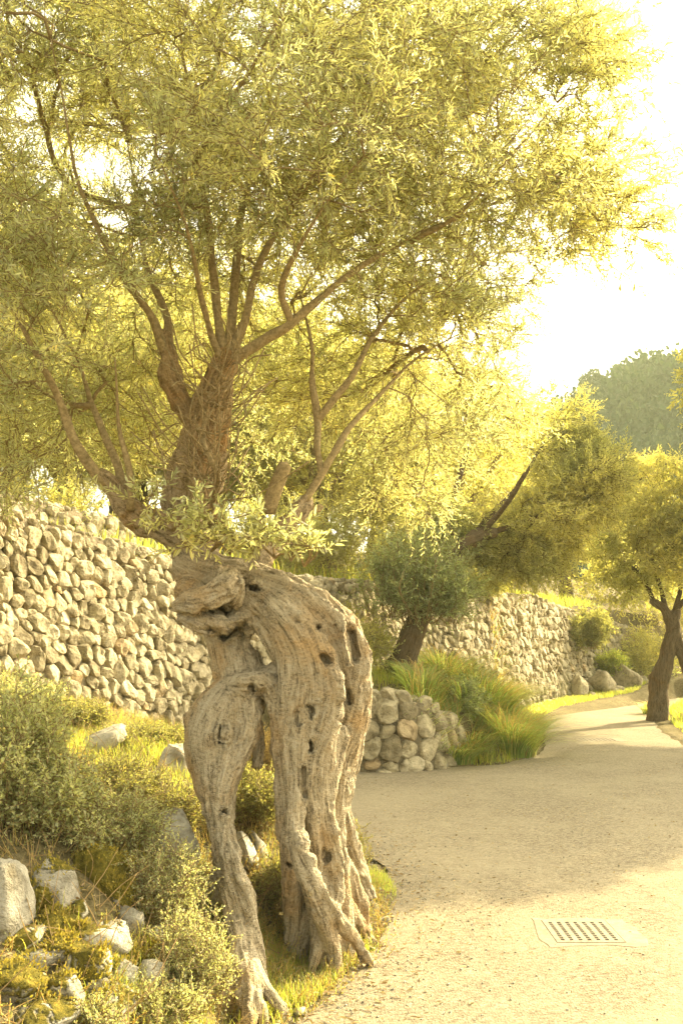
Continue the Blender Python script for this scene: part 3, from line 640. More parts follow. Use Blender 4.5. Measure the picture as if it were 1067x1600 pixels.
def foliage(pts, dirs, ntw, nleaf, ltw, lleaf, wleaf, A_leaf, A_tw, up=0.25, spread=0.9, curl=0.06):
    base = np.repeat(pts, ntw, 0); d = unit(np.repeat(dirs, ntw, 0) + rng.normal(size=(len(base), 3)) * spread + np.array([0, 0, up]))
    base = base + rng.normal(size=base.shape) * 0.012
    ln = rng.uniform(0.6, 1.3, len(base)) * ltw; end = base + d * ln[:, None] + np.array([0, 0, -0.12]) * ln[:, None]
    V, Fq = sticks(base, end, np.full(len(base), 0.0026), np.full(len(base), 0.0012)); A_tw.add(V, Fq, 0.5)
    t_ = np.tile(np.linspace(0.12, 1.0, nleaf), len(base)); B = np.repeat(base, nleaf, 0); E = np.repeat(end, nleaf, 0); dd = np.repeat(unit(end - base), nleaf, 0)
    side = unit(np.cross(dd, np.repeat(rng.normal(size=(len(base), 3)), nleaf, 0))); alt = np.tile(np.arange(nleaf), len(base)); ang = alt * 1.57 + rng.normal(size=len(B)) * 0.4
    s2 = np.cross(dd, side); out = side * np.cos(ang * 2)[:, None] + s2 * np.sin(ang * 1.0)[:, None]
    ld = unit(dd * 0.75 + unit(out) * 0.75 + rng.normal(size=B.shape) * 0.22); p = B + (E - B) * t_[:, None]
    L_ = rng.uniform(0.65, 1.15, len(B)) * lleaf * (1.05 - 0.35 * t_ ** 3); V, Fq = leaves(p, ld, L_, L_ * (wleaf / lleaf) * rng.uniform(0.8, 1.2, len(B)), curl=curl)
    q = rng.random(len(B)) * 0.8 + np.repeat(rng.random(len(base)), nleaf) * 0.2; A_leaf.add(V, Fq, np.repeat(q, 6))
def sample_blobs(blobs, n, seed=0, clump=1.2, cut=-0.25):
    rg = np.random.default_rng(seed); vol = np.array([b[3] * b[4] * b[5] for b in blobs], float) ** 0.85; out = []
    for b, f in zip(blobs, vol / vol.sum()):
        m = int(n * f * 3) + 5; q = unit(rg.normal(size=(m, 3))) * (rg.random(m) ** (1 / 2.4))[:, None]; Y = b[2] + q[:, 1] * b[5]
        p = WN(b[0] + q[:, 0] * b[3], b[1] - q[:, 2] * b[4], Y); keep = fbm(p * clump, 2) > cut; p = p[keep]; out.append(p[:int(n * f) + 1])
    return np.concatenate(out)

# ---- the big gnarled olive
Y0 = 5.0
S = {}
def st(rows, n=3): return pxpath(rows, Y0, n)
strands = [
    st([(382, 1070, 0.06, 30), (352, 1110, 0.0, 40), (338, 1150, -0.03, 44), (342, 1190, -0.06, 40), (340, 1230, -0.12, 30), (346, 1280, -0.2, 20), (358, 1340, -0.3, 19), (366, 1400, -0.38, 19), (370, 1450, -0.45, 19), (376, 1500, -0.58, 18), (384, 1545, -0.7, 14), (388, 1585, -0.82, 11), (390, 1640, -0.85, 10)]),
    st([(375, 1085, -0.04, 24), (385, 1140, -0.08, 22), (368, 1190, -0.14, 20), (350, 1230, -0.2, 14), (350, 1290, -0.26, 9)]),
    st([(322, 1130, 0.05, 28), (315, 1180, 0.03, 25), (325, 1235, -0.04, 17), (340, 1290, -0.15, 10)]),
    st([(360, 1340, -0.34, 15), (378, 1400, -0.42, 13), (392, 1450, -0.46, 12), (408, 1500, -0.5, 10), (415, 1570, -0.5, 10)]),
    st([(372, 1450, -0.5, 12), (392, 1500, -0.56, 11), (412, 1540, -0.66, 10), (432, 1566, -0.68, 8), (445, 1610, -0.66, 8)]),
    st([(370, 1470, -0.46, 14), (360, 1520, -0.6, 11), (364, 1570, -0.7, 10), (366, 1640, -0.7, 10)]),
    st([(350, 1370, -0.2, 16), (345, 1430, -0.25, 18), (352, 1490, -0.3, 14)]),
    # neck from the left leg up behind the burr
    st([(385, 1080, 0.05, 32), (375, 1040, 0.1, 36), (362, 1000, 0.14, 36), (345, 960, 0.16, 36), (325, 920, 0.15, 36)]),
    st([(352, 1050, 0.1, 20), (348, 1010, 0.1, 18), (340, 985, 0.08, 16)]),
    # burr
    st([(280, 948, -0.12, 8), (294, 940, -0.16, 16), (316, 938, -0.19, 19), (338, 928, -0.2, 20), (356, 912, -0.18, 21), (352, 900, -0.1, 16)]),
    st([(345, 900, -0.12, 14), (364, 906, -0.17, 13), (372, 922, -0.17, 12), (368, 940, -0.12, 12)]),
    st([(292, 965, -0.10, 13), (316, 974, -0.12, 15), (345, 978, -0.13, 14), (368, 972, -0.08, 15), (392, 958, -0.02, 17), (430, 950, 0.0, 16)]),
    st([(300, 925, 0.02, 26), (335, 945, 0.04, 34), (375, 945, 0.06, 34)]),
    # arch, outer to inner
    st([(300, 890, 0.12, 30), (345, 900, 0.08, 30), (395, 905, 0.05, 28), (445, 922, 0.02, 30), (490, 950, 0.0, 32), (528, 990, 0.02, 34), (548, 1040, 0.05, 30), (548, 1100, 0.08, 29), (536, 1160, 0.1, 27), (523, 1220, 0.12, 24), (520, 1290, 0.12, 20), (526, 1340, 0.12, 20), (530, 1400, 0.12, 20), (534, 1470, 0.1, 22), (538, 1540, 0.1, 22)]),
    st([(320, 915, 0.1, 28), (380, 925, 0.04, 28), (430, 950, -0.03, 32), (472, 995, -0.06, 35), (498, 1050, -0.09, 34), (504, 1110, -0.09, 30), (500, 1170, -0.08, 25), (495, 1240, -0.07, 21), (500, 1310, -0.03, 20), (508, 1370, 0.0, 20), (512, 1440, 0.0, 20), (512, 1540, 0.0, 22)]),
    st([(400, 950, 0.0, 24), (438, 985, -0.03, 24), (460, 1035, -0.07, 26), (462, 1095, -0.1, 25), (462, 1150, -0.12, 22), (466, 1205, -0.13, 18), (463, 1255, -0.16, 15), (462, 1300, -0.2, 13), (470, 1340, -0.26, 15), (484, 1375, -0.3, 16), (496, 1415, -0.28, 17), (509, 1452, -0.22, 14), (521, 1484, -0.18, 11), (528, 1520, -0.16, 10)]),
    st([(496, 1390, -0.28, 13), (520, 1425, -0.24, 12), (541, 1455, -0.12, 10), (560, 1478, -0.04, 8), (580, 1510, 0.0, 8)]),
    st([(488, 1375, -0.22, 14), (500, 1430, -0.12, 16), (505, 1500, -0.1, 18)]),
    st([(522, 1240, 0.2, 18), (536, 1295, 0.3, 18), (550, 1335, 0.42, 15), (562, 1362, 0.55, 12), (572, 1400, 0.6, 10)]),
    st([(528, 1330, 0.15, 14), (548, 1375, 0.3, 14), (560, 1420, 0.36, 12), (566, 1480, 0.36, 12)]),
    st([(530, 1150, -0.02, 16), (520, 1200, -0.04, 14), (512, 1260, -0.05, 13), (518, 1310, -0.04, 11), (524, 1345, -0.02, 10), (528, 1385, 0.0, 8)]),
    st([(490, 1150, -0.12, 12), (486, 1210, -0.14, 12), (488, 1270, -0.12, 10), (494, 1340, -0.1, 10), (500, 1400, -0.08, 10)]),
    st([(445, 960, 0.25, 34), (500, 1020, 0.28, 48), (505, 1120, 0.32, 46), (492, 1220, 0.32, 40), (490, 1320, 0.3, 40), (500, 1420, 0.25, 40), (505, 1500, 0.2, 40)]),
    st([(560, 1040, 0.15, 20), (562, 1090, 0.2, 18), (548, 1160, 0.25, 20), (530, 1240, 0.26, 20)]),
    # bridge with bony knobs and the inner-left strand
    st([(372, 1072, -0.06, 17), (398, 1066, -0.08, 18), (420, 1075, -0.06, 18), (433, 1110, -0.06, 14), (438, 1160, -0.06, 13), (444, 1220, -0.06, 14), (448, 1290, -0.08, 14), (452, 1350, -0.1, 14), (456, 1420, -0.06, 16), (458, 1500, 0.0, 18), (458, 1560, 0.0, 18)]),
    st([(396, 1070, 0.04, 24), (425, 1060, 0.06, 22), (450, 1045, 0.04, 24)]),
    st([(404, 1090, 0.05, 12), (402, 1130, 0.04, 9), (405, 1165, 0.02, 9), (402, 1198, 0.0, 6)]),
    # split rim under the arch
    st([(392, 985, -0.03, 5.5), (402, 978, -0.05, 5.5), (413, 992, -0.06, 6), (424, 1012, -0.06, 6.5), (433, 1030, -0.03, 6)]),
    st([(388, 985, 0.0, 6), (386, 1010, 0.02, 6), (392, 1028, 0.04, 7)]),
    # right rim hollow
    st([(528, 962, -0.08, 5), (537, 985, -0.12, 5.5), (540, 1012, -0.14, 6), (545, 1038, -0.12, 6)]),
    st([(532, 958, -0.04, 5), (550, 980, -0.05, 7), (566, 1006, -0.02, 8), (572, 1035, 0.0, 8), (562, 1052, -0.03, 7)]),
    st([(528, 960, 0.02, 6), (524, 940, 0.02, 2.5)]),
    st([(514, 1045, -0.14, 9), (526, 1062, -0.17, 12), (530, 1085, -0.15, 10)]),
    # upper stem, twisted
    st([(335, 905, 0.12, 34), (308, 870, 0.15, 31), (294, 830, 0.18, 30), (292, 785, 0.2, 32), (296, 740, 0.2, 34), (312, 690, 0.2, 31), (325, 640, 0.2, 27), (338, 595, 0.2, 22), (352, 560, 0.2, 17)]),
    st([(300, 850, 0.1, 20), (285, 800, 0.14, 18), (278, 760, 0.14, 16), (290, 710, 0.12, 15), (315, 655, 0.12, 13), (338, 610, 0.14, 12), (362, 570, 0.16, 11)]),
    st([(322, 800, 0.24, 14), (334, 740, 0.26, 16), (344, 690, 0.26, 14), (348, 640, 0.24, 12), (345, 590, 0.22, 12)]),
    st([(300, 660, 0.22, 13), (283, 625, 0.2, 14), (265, 590, 0.18, 14), (263, 555, 0.18, 12), (255, 525, 0.16, 10)]),
    # roots sinking into the ground round the legs
    st([(505, 1380, 0.0, 16), (478, 1440, -0.02, 12), (462, 1490, -0.02, 9), (455, 1530, 0.0, 9)]),
    st([(520, 1400, -0.02, 15), (500, 1455, -0.14, 12), (490, 1500, -0.2, 9), (486, 1550, -0.2, 8)]),
    st([(530, 1400, 0.1, 14), (556, 1440, 0.2, 12), (580, 1468, 0.3, 8), (600, 1500, 0.32, 8)]),
    st([(374, 1480, -0.55, 14), (352, 1540, -0.66, 11), (338, 1590, -0.75, 9), (332, 1650, -0.76, 9)]),
    st([(380, 1500, -0.58, 12), (402, 1560, -0.74, 9), (412, 1600, -0.8, 7), (416, 1650, -0.8, 7)]),
    # left limb root
    st([(300, 850, 0.14, 22), (262, 825, 0.12, 22), (225, 812, 0.1, 22), (200, 795, 0.06, 19), (180, 768, 0.04, 14), (160, 745, 0.0, 12)]),
]
strands.append(st([(395, 900, 0.15, 22), (425, 850, 0.24, 16), (455, 815, 0.3, 12), (475, 785, 0.34, 10)]))
H_ = lambda x, y, r, d, x1=None, y1=None: ('hole', (x, y), (x1 or x, y1 or y), r, d)
B_ = lambda x, y, r, d, x1=None, y1=None: ('lump', (x, y), (x1 or x, y1 or y), r, d)
specs = [B_(395, 916, 12, 0.02), B_(497, 980, 9, 0.015), B_(343, 1147, 14, 0.02), B_(508, 1030, 16, 0.03), B_(352, 1272, 10, 0.02), B_(380, 1062, 9, 0.0), B_(402, 1062, 11, 0.0), B_(520, 1300, 8, 0.0), B_(470, 1320, 9, 0.0), B_(486, 1345, 8, 0.0),
         H_(393, 917, 7, 0.09), H_(402, 920, 5, 0.08), H_(497, 980, 5, 0.09), H_(505, 1026, 8, 0.07, 513, 1034), H_(343, 1138, 4.5, 0.08, 345, 1158), H_(484, 1160, 3.5, 0.06, 485, 1172), H_(531, 1127, 4, 0.05), H_(546, 1100, 4, 0.05, 541, 1078),
         H_(345, 952, 6, 0.07, 352, 958), H_(330, 955, 5, 0.04, 320, 950), H_(467, 973, 5, 0.03), H_(350, 1268, 7, 0.035), H_(453, 1353, 5, 0.05), H_(465, 1112, 3.5, 0.02, 468, 1130), H_(400, 1000, 12, 0.30, 416, 1024), H_(374, 985, 9, 0.10, 350, 995),
         H_(547, 985, 6, 0.05, 556, 1030), H_(391, 1072, 3, 0.05, 396, 1080), H_(382, 975, 8, 0.06, 360, 985), H_(488, 1118, 2.2, 0.03, 484, 1104), H_(474, 1200, 1.6, 0.025, 476, 1245), H_(510, 1330, 2.5, 0.03, 508, 1345), H_(330, 985, 5, 0.04, 352, 992), H_(411, 1122, 6, 0.6), H_(413, 1140, 9, 0.6, 421, 1200), H_(405, 1215, 12, 0.6, 425, 1240), H_(345, 948, 5, 0.06)]
olive = empty('olive_tree', (-0.2, 4.9, 0), 'huge gnarled old olive with a hollow arched trunk standing on two legs', 'olive tree')
wood('trunk', strands, 0.0078, M['oldwood'], olive, 0.030, specs, 1.6)

limbs = [st(r_, 4) for r_ in [
    [(300, 870, 0.15, 20), (294, 780, 0.2, 20), (296, 740, 0.2, 20), (325, 640, 0.2, 18), (352, 560, 0.2, 14)],
    [(225, 812, 0.1, 16), (180, 768, 0.04, 13), (150, 738, -0.02, 12), (118, 690, -0.08, 10), (95, 630, -0.12, 9), (60, 560, -0.2, 8), (20, 480, -0.25, 7), (-30, 380, -0.3, 6), (-80, 260, -0.3, 5)],
    [(198, 790, 0.1, 11), (185, 730, 0.12, 9), (160, 670, 0.15, 8), (140, 620, 0.2, 7), (120, 560, 0.3, 6), (80, 480, 0.4, 5)],
    [(205, 795, 0.0, 9), (203, 740, -0.05, 7), (185, 660, -0.1, 6), (180, 560, -0.2, 5)],
    [(262, 560, 0.18, 12), (240, 500, 0.1, 9), (205, 450, 0.0, 8), (165, 380, -0.1, 7), (125, 290, -0.2, 6), (105, 190, -0.3, 5), (80, 60, -0.4, 4)],
    [(262, 560, 0.18, 11), (262, 500, 0.2, 9), (230, 420, 0.3, 7), (215, 330, 0.4, 6), (200, 220, 0.5, 5)],
    [(352, 570, 0.2, 13), (343, 510, 0.2, 10), (335, 440, 0.2, 9), (326, 350, 0.15, 8), (308, 250, 0.1, 7), (295, 150, 0.0, 6), (280, 30, 0.0, 5), (270, -100, 0, 4)],
    [(355, 565, 0.2, 13), (362, 500, 0.25, 10), (368, 420, 0.3, 9), (378, 330, 0.4, 8), (402, 230, 0.5, 7), (425, 120, 0.5, 6), (440, 0, 0.6, 5), (450, -120, 0.6, 4)],
    [(350, 570, 0.18, 10), (330, 520, 0.1, 7), (310, 440, -0.1, 6), (290, 350, -0.3, 6), (250, 250, -0.5, 5)],
    [(358, 562, 0.2, 12), (382, 500, 0.2, 9), (400, 430, 0.2, 8), (432, 360, 0.2, 7), (485, 280, 0.2, 7), (545, 200, 0.2, 6), (610, 110, 0.3, 6), (660, 20, 0.4, 5), (700, -80, 0.4, 4)],
    [(358, 568, 0.18, 13), (392, 545, 0.15, 12), (428, 522, 0.12, 11), (455, 505, 0.1, 10), (500, 465, 0.15, 9), (580, 405, 0.3, 8), (680, 355, 0.5, 7), (780, 315, 0.6, 6), (880, 285, 0.7, 5)],
    [(455, 505, 0.1, 8), (440, 450, 0.0, 7), (470, 380, -0.2, 6), (520, 300, -0.4, 5)],
    [(475, 785, 0.34, 9), (503, 742, 0.38, 8), (527, 698, 0.4, 8), (545, 670, 0.45, 7), (590, 620, 0.6, 6), (650, 560, 0.8, 5), (720, 520, 1.0, 4)],
    [(503, 742, 0.38, 7), (497, 700, 0.42, 7), (496, 655, 0.5, 9), (488, 600, 0.5, 8), (486, 540, 0.5, 7), (470, 460, 0.6, 6)],
    [(496, 655, 0.5, 9), (520, 625, 0.5, 8), (548, 590, 0.5, 7), (580, 530, 0.6, 6), (640, 460, 0.7, 5), (740, 400, 0.8, 4)],
    [(560, 220, 0.25, 5), (640, 200, 0.4, 5), (720, 130, 0.5, 5), (800, 60, 0.6, 4), (860, -10, 0.7, 3)],
    [(640, 380, 0.4, 5), (720, 330, 0.3, 5), (800, 240, 0.4, 4), (870, 160, 0.5, 3)],
    [(300, 260, 0.1, 5), (360, 160, -0.3, 5), (420, 60, -0.6, 4), (480, -60, -0.7, 3)],
]]
for i, p in enumerate(limbs[1:]):
    p = p.copy(); p[:, 3] *= np.interp(np.arange(len(p)) / (len(p) - 1), [0, 0.45, 1], [1, 0.95, 0.28])
    gr = np.c_[p[:, :3]]; V, Fs = tube(p[:, :3] + 0.006 * np.stack([vnoise(p[:, :3] * 7), vnoise(p[:, :3] * 7 + 9), vnoise(p[:, :3] * 7 + 19)], -1), p[:, 3] * 0.8 * (1 + 0.14 * vnoise(p[:, :3] * 12)), 10)
    mk('limb', V, Fs, M['branch'], olive, attrs={'rnd': np.zeros(len(V))})
# cut stubs
for rr in ([(418, 800, 0.3, 13), (430, 765, 0.28, 12), (446, 726, 0.26, 11)], [(440, 815, 0.34, 8), (470, 802, 0.36, 7), (503, 793, 0.38, 6)]):
    p = st(rr, 4); V, Fs = tube(p[:, :3], p[:, 3], 12); mk('cut_stub', V, Fs, M['branch'], olive, attrs={'rnd': np.zeros(len(V))})
blobs = [(90, 130, 5.3, 340, 300, 1.6), (430, 90, 5.4, 330, 290, 1.7), (700, 130, 5.7, 240, 230, 1.3), (860, 60, 5.7, 130, 110, 0.8), (870, 290, 5.8, 150, 110, 0.8), (720, 330, 5.9, 240, 190, 1.1), (690, 500, 6.2, 160, 130, 0.9), (740, 470, 6.3, 100, 90, 0.6), (620, 560, 6.6, 180, 130, 0.8),
         (690, 640, 6.6, 140, 110, 0.8), (630, 760, 6.9, 110, 70, 0.5), (60, 440, 5.4, 240, 190, 1.2), (20, 640, 5.8, 150, 150, 0.9), (300, 520, 6.8, 220, 140, 0.8), (540, 640, 7.0, 120, 120, 0.7), (180, 700, 7.0, 160, 80, 0.5), (130, 560, 6.4, 140, 120, 0.7), (430, 380, 5.9, 260, 170, 1.3), (420, 600, 6.9, 200, 150, 0.7), (200, 620, 6.6, 150, 140, 0.7),
         (-280, 200, 5.6, 250, 330, 1.5), (320, -330, 5.6, 600, 260, 1.8), (960, 330, 5.9, 65, 70, 0.35), (910, 130, 5.7, 60, 100, 0.4)]
tg = np.concatenate([sample_blobs(blobs, 4000, 5, 1.5, -0.18), sample_blobs([(205, 120, 5.7, 130, 120, 0.7)], 110, 77, 1.5, -0.9)])
# keep the space in front of the bare limbs open
d_ = tg - np.array([0, 0, CAMZ]); zc = d_[:, 1] * cP + d_[:, 2] * sP; tpx = 533.5 + F * d_[:, 0] / zc; tpy = 800 - F * (d_[:, 2] * cP - d_[:, 1] * sP) / zc
keep = ~((tpx > 130) & (tpx < 570) & (tpy > 450) & (tpy < 900) & (tg[:, 1] < 5.7)) & ~((tpx > 830) & (tpy > 440)) & ~((tpx > 850) & (tpy > 400 - (tpx - 850) * 0.02) & (tpx < 1000)) & (tpx < 1035)
keep &= ~(((tpx - 205) / 45) ** 2 + ((tpy - 110) / 50) ** 2 < 1) | (rng.random(len(tg)) < 0.85)
tg = tg[keep]
AB, AL = Acc(), Acc()
P, D, r, tips, chains = grow(limbs, tg, 0.11, 3)
for c in chains:
    V, Fs = tube(c[:, :3], c[:, 3], 6 if c[0, 3] > 0.008 else 4); AB.add(V, Fs, 0.5)
sel = tips; foliage(P[sel], D[sel], 6, 17, 0.27, 0.047, 0.0085, AL, AB, 0.25, 0.75)
thin = np.where((r < 0.006) & (rng.random(len(P)) < 0.28))[0]; foliage(P[thin], D[thin], 1, 12, 0.16, 0.045, 0.0085, AL, AB)
# leafy suckers in front of the arch and bare whippy shoots round the stem
sk = []
for px, py, Y in [(300, 860, 4.9), (330, 862, 4.88), (360, 866, 4.9), (395, 868, 4.92), (430, 872, 4.95), (455, 876, 5.0), (270, 830, 4.95), (240, 810, 4.95), (475, 885, 5.02)]:
    for _ in range(4): sk.append([(px, py, Y - Y0 + 0.02, 2.2), (px + rng.normal() * 16, py - 25, Y - Y0 - 0.08, 1.6), (px + rng.normal() * 45, py - rng.uniform(0, 75) - 2, Y - Y0 - 0.2 + rng.normal() * 0.05, 0.8)])
skp = [st(r_, 3) for r_ in sk]
for p in skp: V, Fs = tube(p[:, :3], p[:, 3] * 0.8, 4); AB.add(V, Fs, 0.5)
edge = tips[np.argsort(-(P[tips][:, 0] / P[tips][:, 1]))[:170]]
for e in edge:
    d = unit(D[e] * 0.5 + np.array([0.5, rng.normal() * 0.4, rng.uniform(-0.1, 0.7)])); ln = rng.uniform(0.15, 0.5); q = np.stack([P[e], P[e] + d * ln * 0.5 + [0, 0, 0.02], P[e] + d * ln + [0, 0, -0.03]]); q = np.c_[smooth_path(q, 4), np.linspace(2.2, 1, 9) / 1000]
    skp.append(q)
for p in skp[-len(edge):]: V, Fs = tube(p[:, :3], p[:, 3], 4); AB.add(V, Fs, 0.5)
pp = np.concatenate([p[3:, :3] for p in skp]); dd = np.concatenate([unit(np.gradient(p[:, :3], axis=0))[3:] for p in skp]); foliage(pp, dd, 1, 9, 0.13, 0.058, 0.0135, AL, AB, 0.1, 0.5)
for _ in range(90):
    a = rng.uniform(0, 1); px = 295 + 60 * (1 - a) * rng.uniform(-0.6, 1) + 50 * a; py = 820 - 250 * a; x2 = px + rng.normal() * 55; p = st([(px, py, rng.uniform(0, 0.1), 1.2), ((px + x2) / 2 + rng.normal() * 14, py - rng.uniform(10, 60), -0.1, 0.9), (x2, py - rng.uniform(20, 130), -0.15 + rng.normal() * 0.1, 0.5)], 4)
    V, Fs = tube(p[:, :3], np.maximum(p[:, 3], 0.0012), 4); AB.add(V, Fs, 0.5)
p = st([(322, 640, 0.0, 3), (318, 690, -0.05, 4.5), (330, 720, -0.08, 4.5), (342, 745, -0.05, 4), (336, 770, 0.05, 4), (330, 800, 0.15, 4)], 5); V, Fs = tube(p[:, :3], p[:, 3], 8); AB.add(V, Fs, 0.5)
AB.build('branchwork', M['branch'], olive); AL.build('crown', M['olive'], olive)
print('hero leaves', AL.n // 6)

# ---- other olives
m, t, o = newmat('dark_branch_bark'); geo = N(t, 'ShaderNodeNewGeometry').outputs['Position']; n1 = noise(t, geo, 30, 4, 0.7)  # branch bark toned darker so the limbs look backlit
pbsdf(t, o, ramp(t, n1, [(0.3, (0.05, 0.032, 0.018)), (0.7, (0.16, 0.11, 0.06))]), 0.9, bump(t, n1, 0.9, 0.02), 0.2); M['darkbranch'] = m
def olive_like(name, label, cat, Yb, trunk_rows, limb_rows, blobs, ntg, leafn, leafl, leafw, mat, group=None, seed=1, cell=0.03, k=0.06, ntw=4, tw=0.3, extra=(), clump=1.0, cut=-0.25, amp=1.4):
    tr = [pxpath(r_, Yb, 3) for r_ in trunk_rows]; lb = [pxpath(r_, Yb, 4) for r_ in limb_rows]; base = tr[0][0, :3].copy(); base[2] = gz(base[0], base[1])
    t_ = empty(name, base, label, cat, group); wood('trunk', tr, cell, M['bark'], t_, k, (), amp, lump=0.015)
    tg = sample_blobs(blobs, ntg, seed, clump, cut); A1, A2 = Acc(), Acc(); P, D, r, tips, chains = grow(lb + [q[len(q) // 2:] for q in tr], tg, 0.22, seed)
    for q in lb: V, Fs = tube(q[:, :3] + 0.015 * np.stack([vnoise(q[:, :3] * 5), vnoise(q[:, :3] * 5 + 9), vnoise(q[:, :3] * 5 + 19)], -1), q[:, 3] * (0.85 + 0.15 * vnoise(q[:, :3] * 7)), 9); mk('limb', V, Fs, M['darkbranch'], t_, attrs={'rnd': np.zeros(len(V))})
    for c in chains: V, Fs = tube(c[:, :3], np.maximum(c[:, 3], 0.004), 4); A1.add(V, Fs, 0.5)
    foliage(P[tips], D[tips], ntw, leafn, tw, leafl, leafw, A2, A1, 0.15, 1.0)
    for f_ in extra: f_(A1, A2)
    A1.build('branchwork', M['darkbranch'], t_); A2.build('crown', mat, t_); return t_
olive_like('olive_tree', 'leaning olive with a trunk coloured as backlit on the terrace above the low wall', 'olive tree', 14.0,
           [[(594, 1110, 0, 30), (604, 1078, 0, 27), (622, 1045, 0, 21), (638, 1010, 0, 19), (652, 970, 0, 17), (668, 930, 0, 15), (692, 890, 0, 14), (715, 860, 0, 13), (745, 838, 0, 12), (768, 832, 0, 10)],
            [(640, 1078, 0.1, 14), (638, 1040, 0.1, 12), (642, 1000, 0.1, 10)], [(590, 1070, 0.2, 8), (610, 1050, 0.1, 10)], [(625, 1085, -0.2, 12), (632, 1050, -0.1, 12)]],
           [[(740, 840, 0, 8), (765, 805, 0.2, 6), (795, 775, 0.5, 4), (825, 735, 0.7, 3), (850, 690, 0.8, 2)], [(768, 832, 0, 6), (810, 818, 0.3, 4), (860, 800, 0.6, 3), (900, 780, 0.7, 2)], [(715, 860, 0, 6), (700, 810, 0.2, 5), (720, 740, 0.3, 5), (740, 660, 0.5, 4)],
            [(740, 845, 0.1, 6), (790, 790, -0.4, 5), (820, 740, -0.8, 4)]],
           [(850, 680, 14.8, 90, 85, 1.0), (905, 740, 14.7, 80, 85, 1.0), (800, 650, 15, 80, 60, 0.8), (870, 820, 14.6, 85, 80, 1.0), (905, 870, 14.8, 60, 50, 0.8), (780, 720, 15, 100, 90, 1.1), (640, 760, 15.4, 100, 80, 0.8), (800, 880, 15, 60, 40, 0.6), (820, 790, 14.5, 70, 60, 0.5), (730, 790, 14.4, 70, 55, 0.5), (770, 870, 14.6, 60, 35, 0.5), (700, 830, 14.8, 70, 50, 0.6), (680, 850, 14.3, 90, 40, 0.5), (760, 760, 14.2, 70, 50, 0.5), (640, 830, 14.6, 60, 50, 0.5)],
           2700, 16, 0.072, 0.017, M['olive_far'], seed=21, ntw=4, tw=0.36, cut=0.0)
olive_like('olive_tree', 'forked twisted olive on the right verge where the lane disappears', 'olive tree', 19.5,
           [[(1024, 1150, 0, 17), (1028, 1105, 0, 15), (1032, 1075, 0, 11), (1038, 1045, 0, 11), (1044, 1010, 0, 11), (1050, 985, 0, 11), (1040, 955, 0, 7), (1020, 940, 0, 6)], [(1112, 1140, 0, 12), (1104, 1100, 0, 11), (1082, 1060, 0, 11), (1066, 1022, 0, 10), (1052, 985, 0, 9), (1056, 955, 0, 7)],
            [(1018, 1150, 0.1, 10), (1022, 1100, 0.1, 9), (1022, 1060, 0.1, 8), (1036, 1035, 0, 8)]],
           [[(1020, 940, 0, 5), (1008, 910, 0, 4), (985, 885, 0, 3), (950, 870, 0, 2.5)], [(1040, 955, 0, 5), (1030, 915, 0.1, 4), (1020, 880, 0.2, 4), (1015, 830, 0.3, 3)], [(1054, 955, 0, 5), (1062, 915, -0.1, 4), (1050, 870, 0, 4), (1060, 820, 0, 3)], [(1054, 955, 0, 5), (1085, 915, 0, 4), (1110, 860, 0, 4)]],
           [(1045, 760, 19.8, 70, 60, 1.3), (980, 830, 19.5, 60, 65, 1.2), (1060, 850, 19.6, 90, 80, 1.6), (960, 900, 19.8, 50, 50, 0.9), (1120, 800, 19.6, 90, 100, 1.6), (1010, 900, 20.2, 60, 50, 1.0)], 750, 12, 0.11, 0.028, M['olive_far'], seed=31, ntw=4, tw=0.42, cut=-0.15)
# dense green shrubby growth round the leaning trunk
def shrub(label, base, h, spread, stems, lt, ll, lw, nl, mat, cat='shrub', name='shrub', ntw=3, seed=None, lean=(0, 0), fixz=False, every=2, stem_r=0.003):
    base = np.array(base, float)
    if not fixz: base[2] = gz(base[0], base[1]) - 0.02
    t_ = empty(name, base, label, cat); A1, A2 = Acc(), Acc(); pp, dd = [], []
    for i in range(stems):
        a = rng.random() * 6.283; q = spread * math.sqrt(rng.random()); hh = h * rng.uniform(0.55, 1.05) * (1 - 0.35 * (q / spread) ** 2); b = base + np.array([math.cos(a), math.sin(a), 0]) * q * 0.35
        e = base + np.array([math.cos(a) * q + lean[0] * hh, math.sin(a) * q + lean[1] * hh, hh]); m_ = (b + e) / 2 + rng.normal(size=3) * 0.08 * h; m_[2] = max(m_[2], b[2] + 0.05)
        p = smooth_path(np.stack([b, m_, e]), 5); V, Fs = tube(p, np.linspace(stem_r, stem_r * 0.4, len(p)), 4); A1.add(V, Fs, 0.5)
        pp.append(p[3::every]); dd.append(unit(np.gradient(p, axis=0))[3::every])
    foliage(np.concatenate(pp), np.concatenate(dd), ntw, nl, lt, ll, lw, A2, A1, 0.2, 0.9)
    A1.build('stem', M['branch'], t_); A2.build('foliage', mat, t_); return t_
p_ = hit(650, 1040, 12.6)
pb = W(655, 975, 13.7); tB = shrub('dense green bush growing out of the leaning olive trunk', pb, 1.45, 0.72, 30, 0.36, 0.055, 0.018, 12, M['holm'], ntw=3, every=1, stem_r=0.008, fixz=True)
shrub('lower green lobe hanging on the lane side of the leaning olive trunk', W(705, 975, 13.6), 0.8, 0.5, 20, 0.34, 0.055, 0.018, 12, M['holm'], ntw=4, every=1, stem_r=0.006, fixz=True)
shrub('looser green lobe on the wall side of the leaning olive trunk', W(612, 965, 13.8), 1.1, 0.55, 22, 0.34, 0.055, 0.018, 11, M['holm'], ntw=4, every=1, stem_r=0.006, fixz=True)
shrub('small dark bush against the foot of the leaning olive', (1.62, 13.4, 0), 0.55, 0.35, 26, 0.16, 0.05, 0.02, 10, M['holm'], ntw=4)

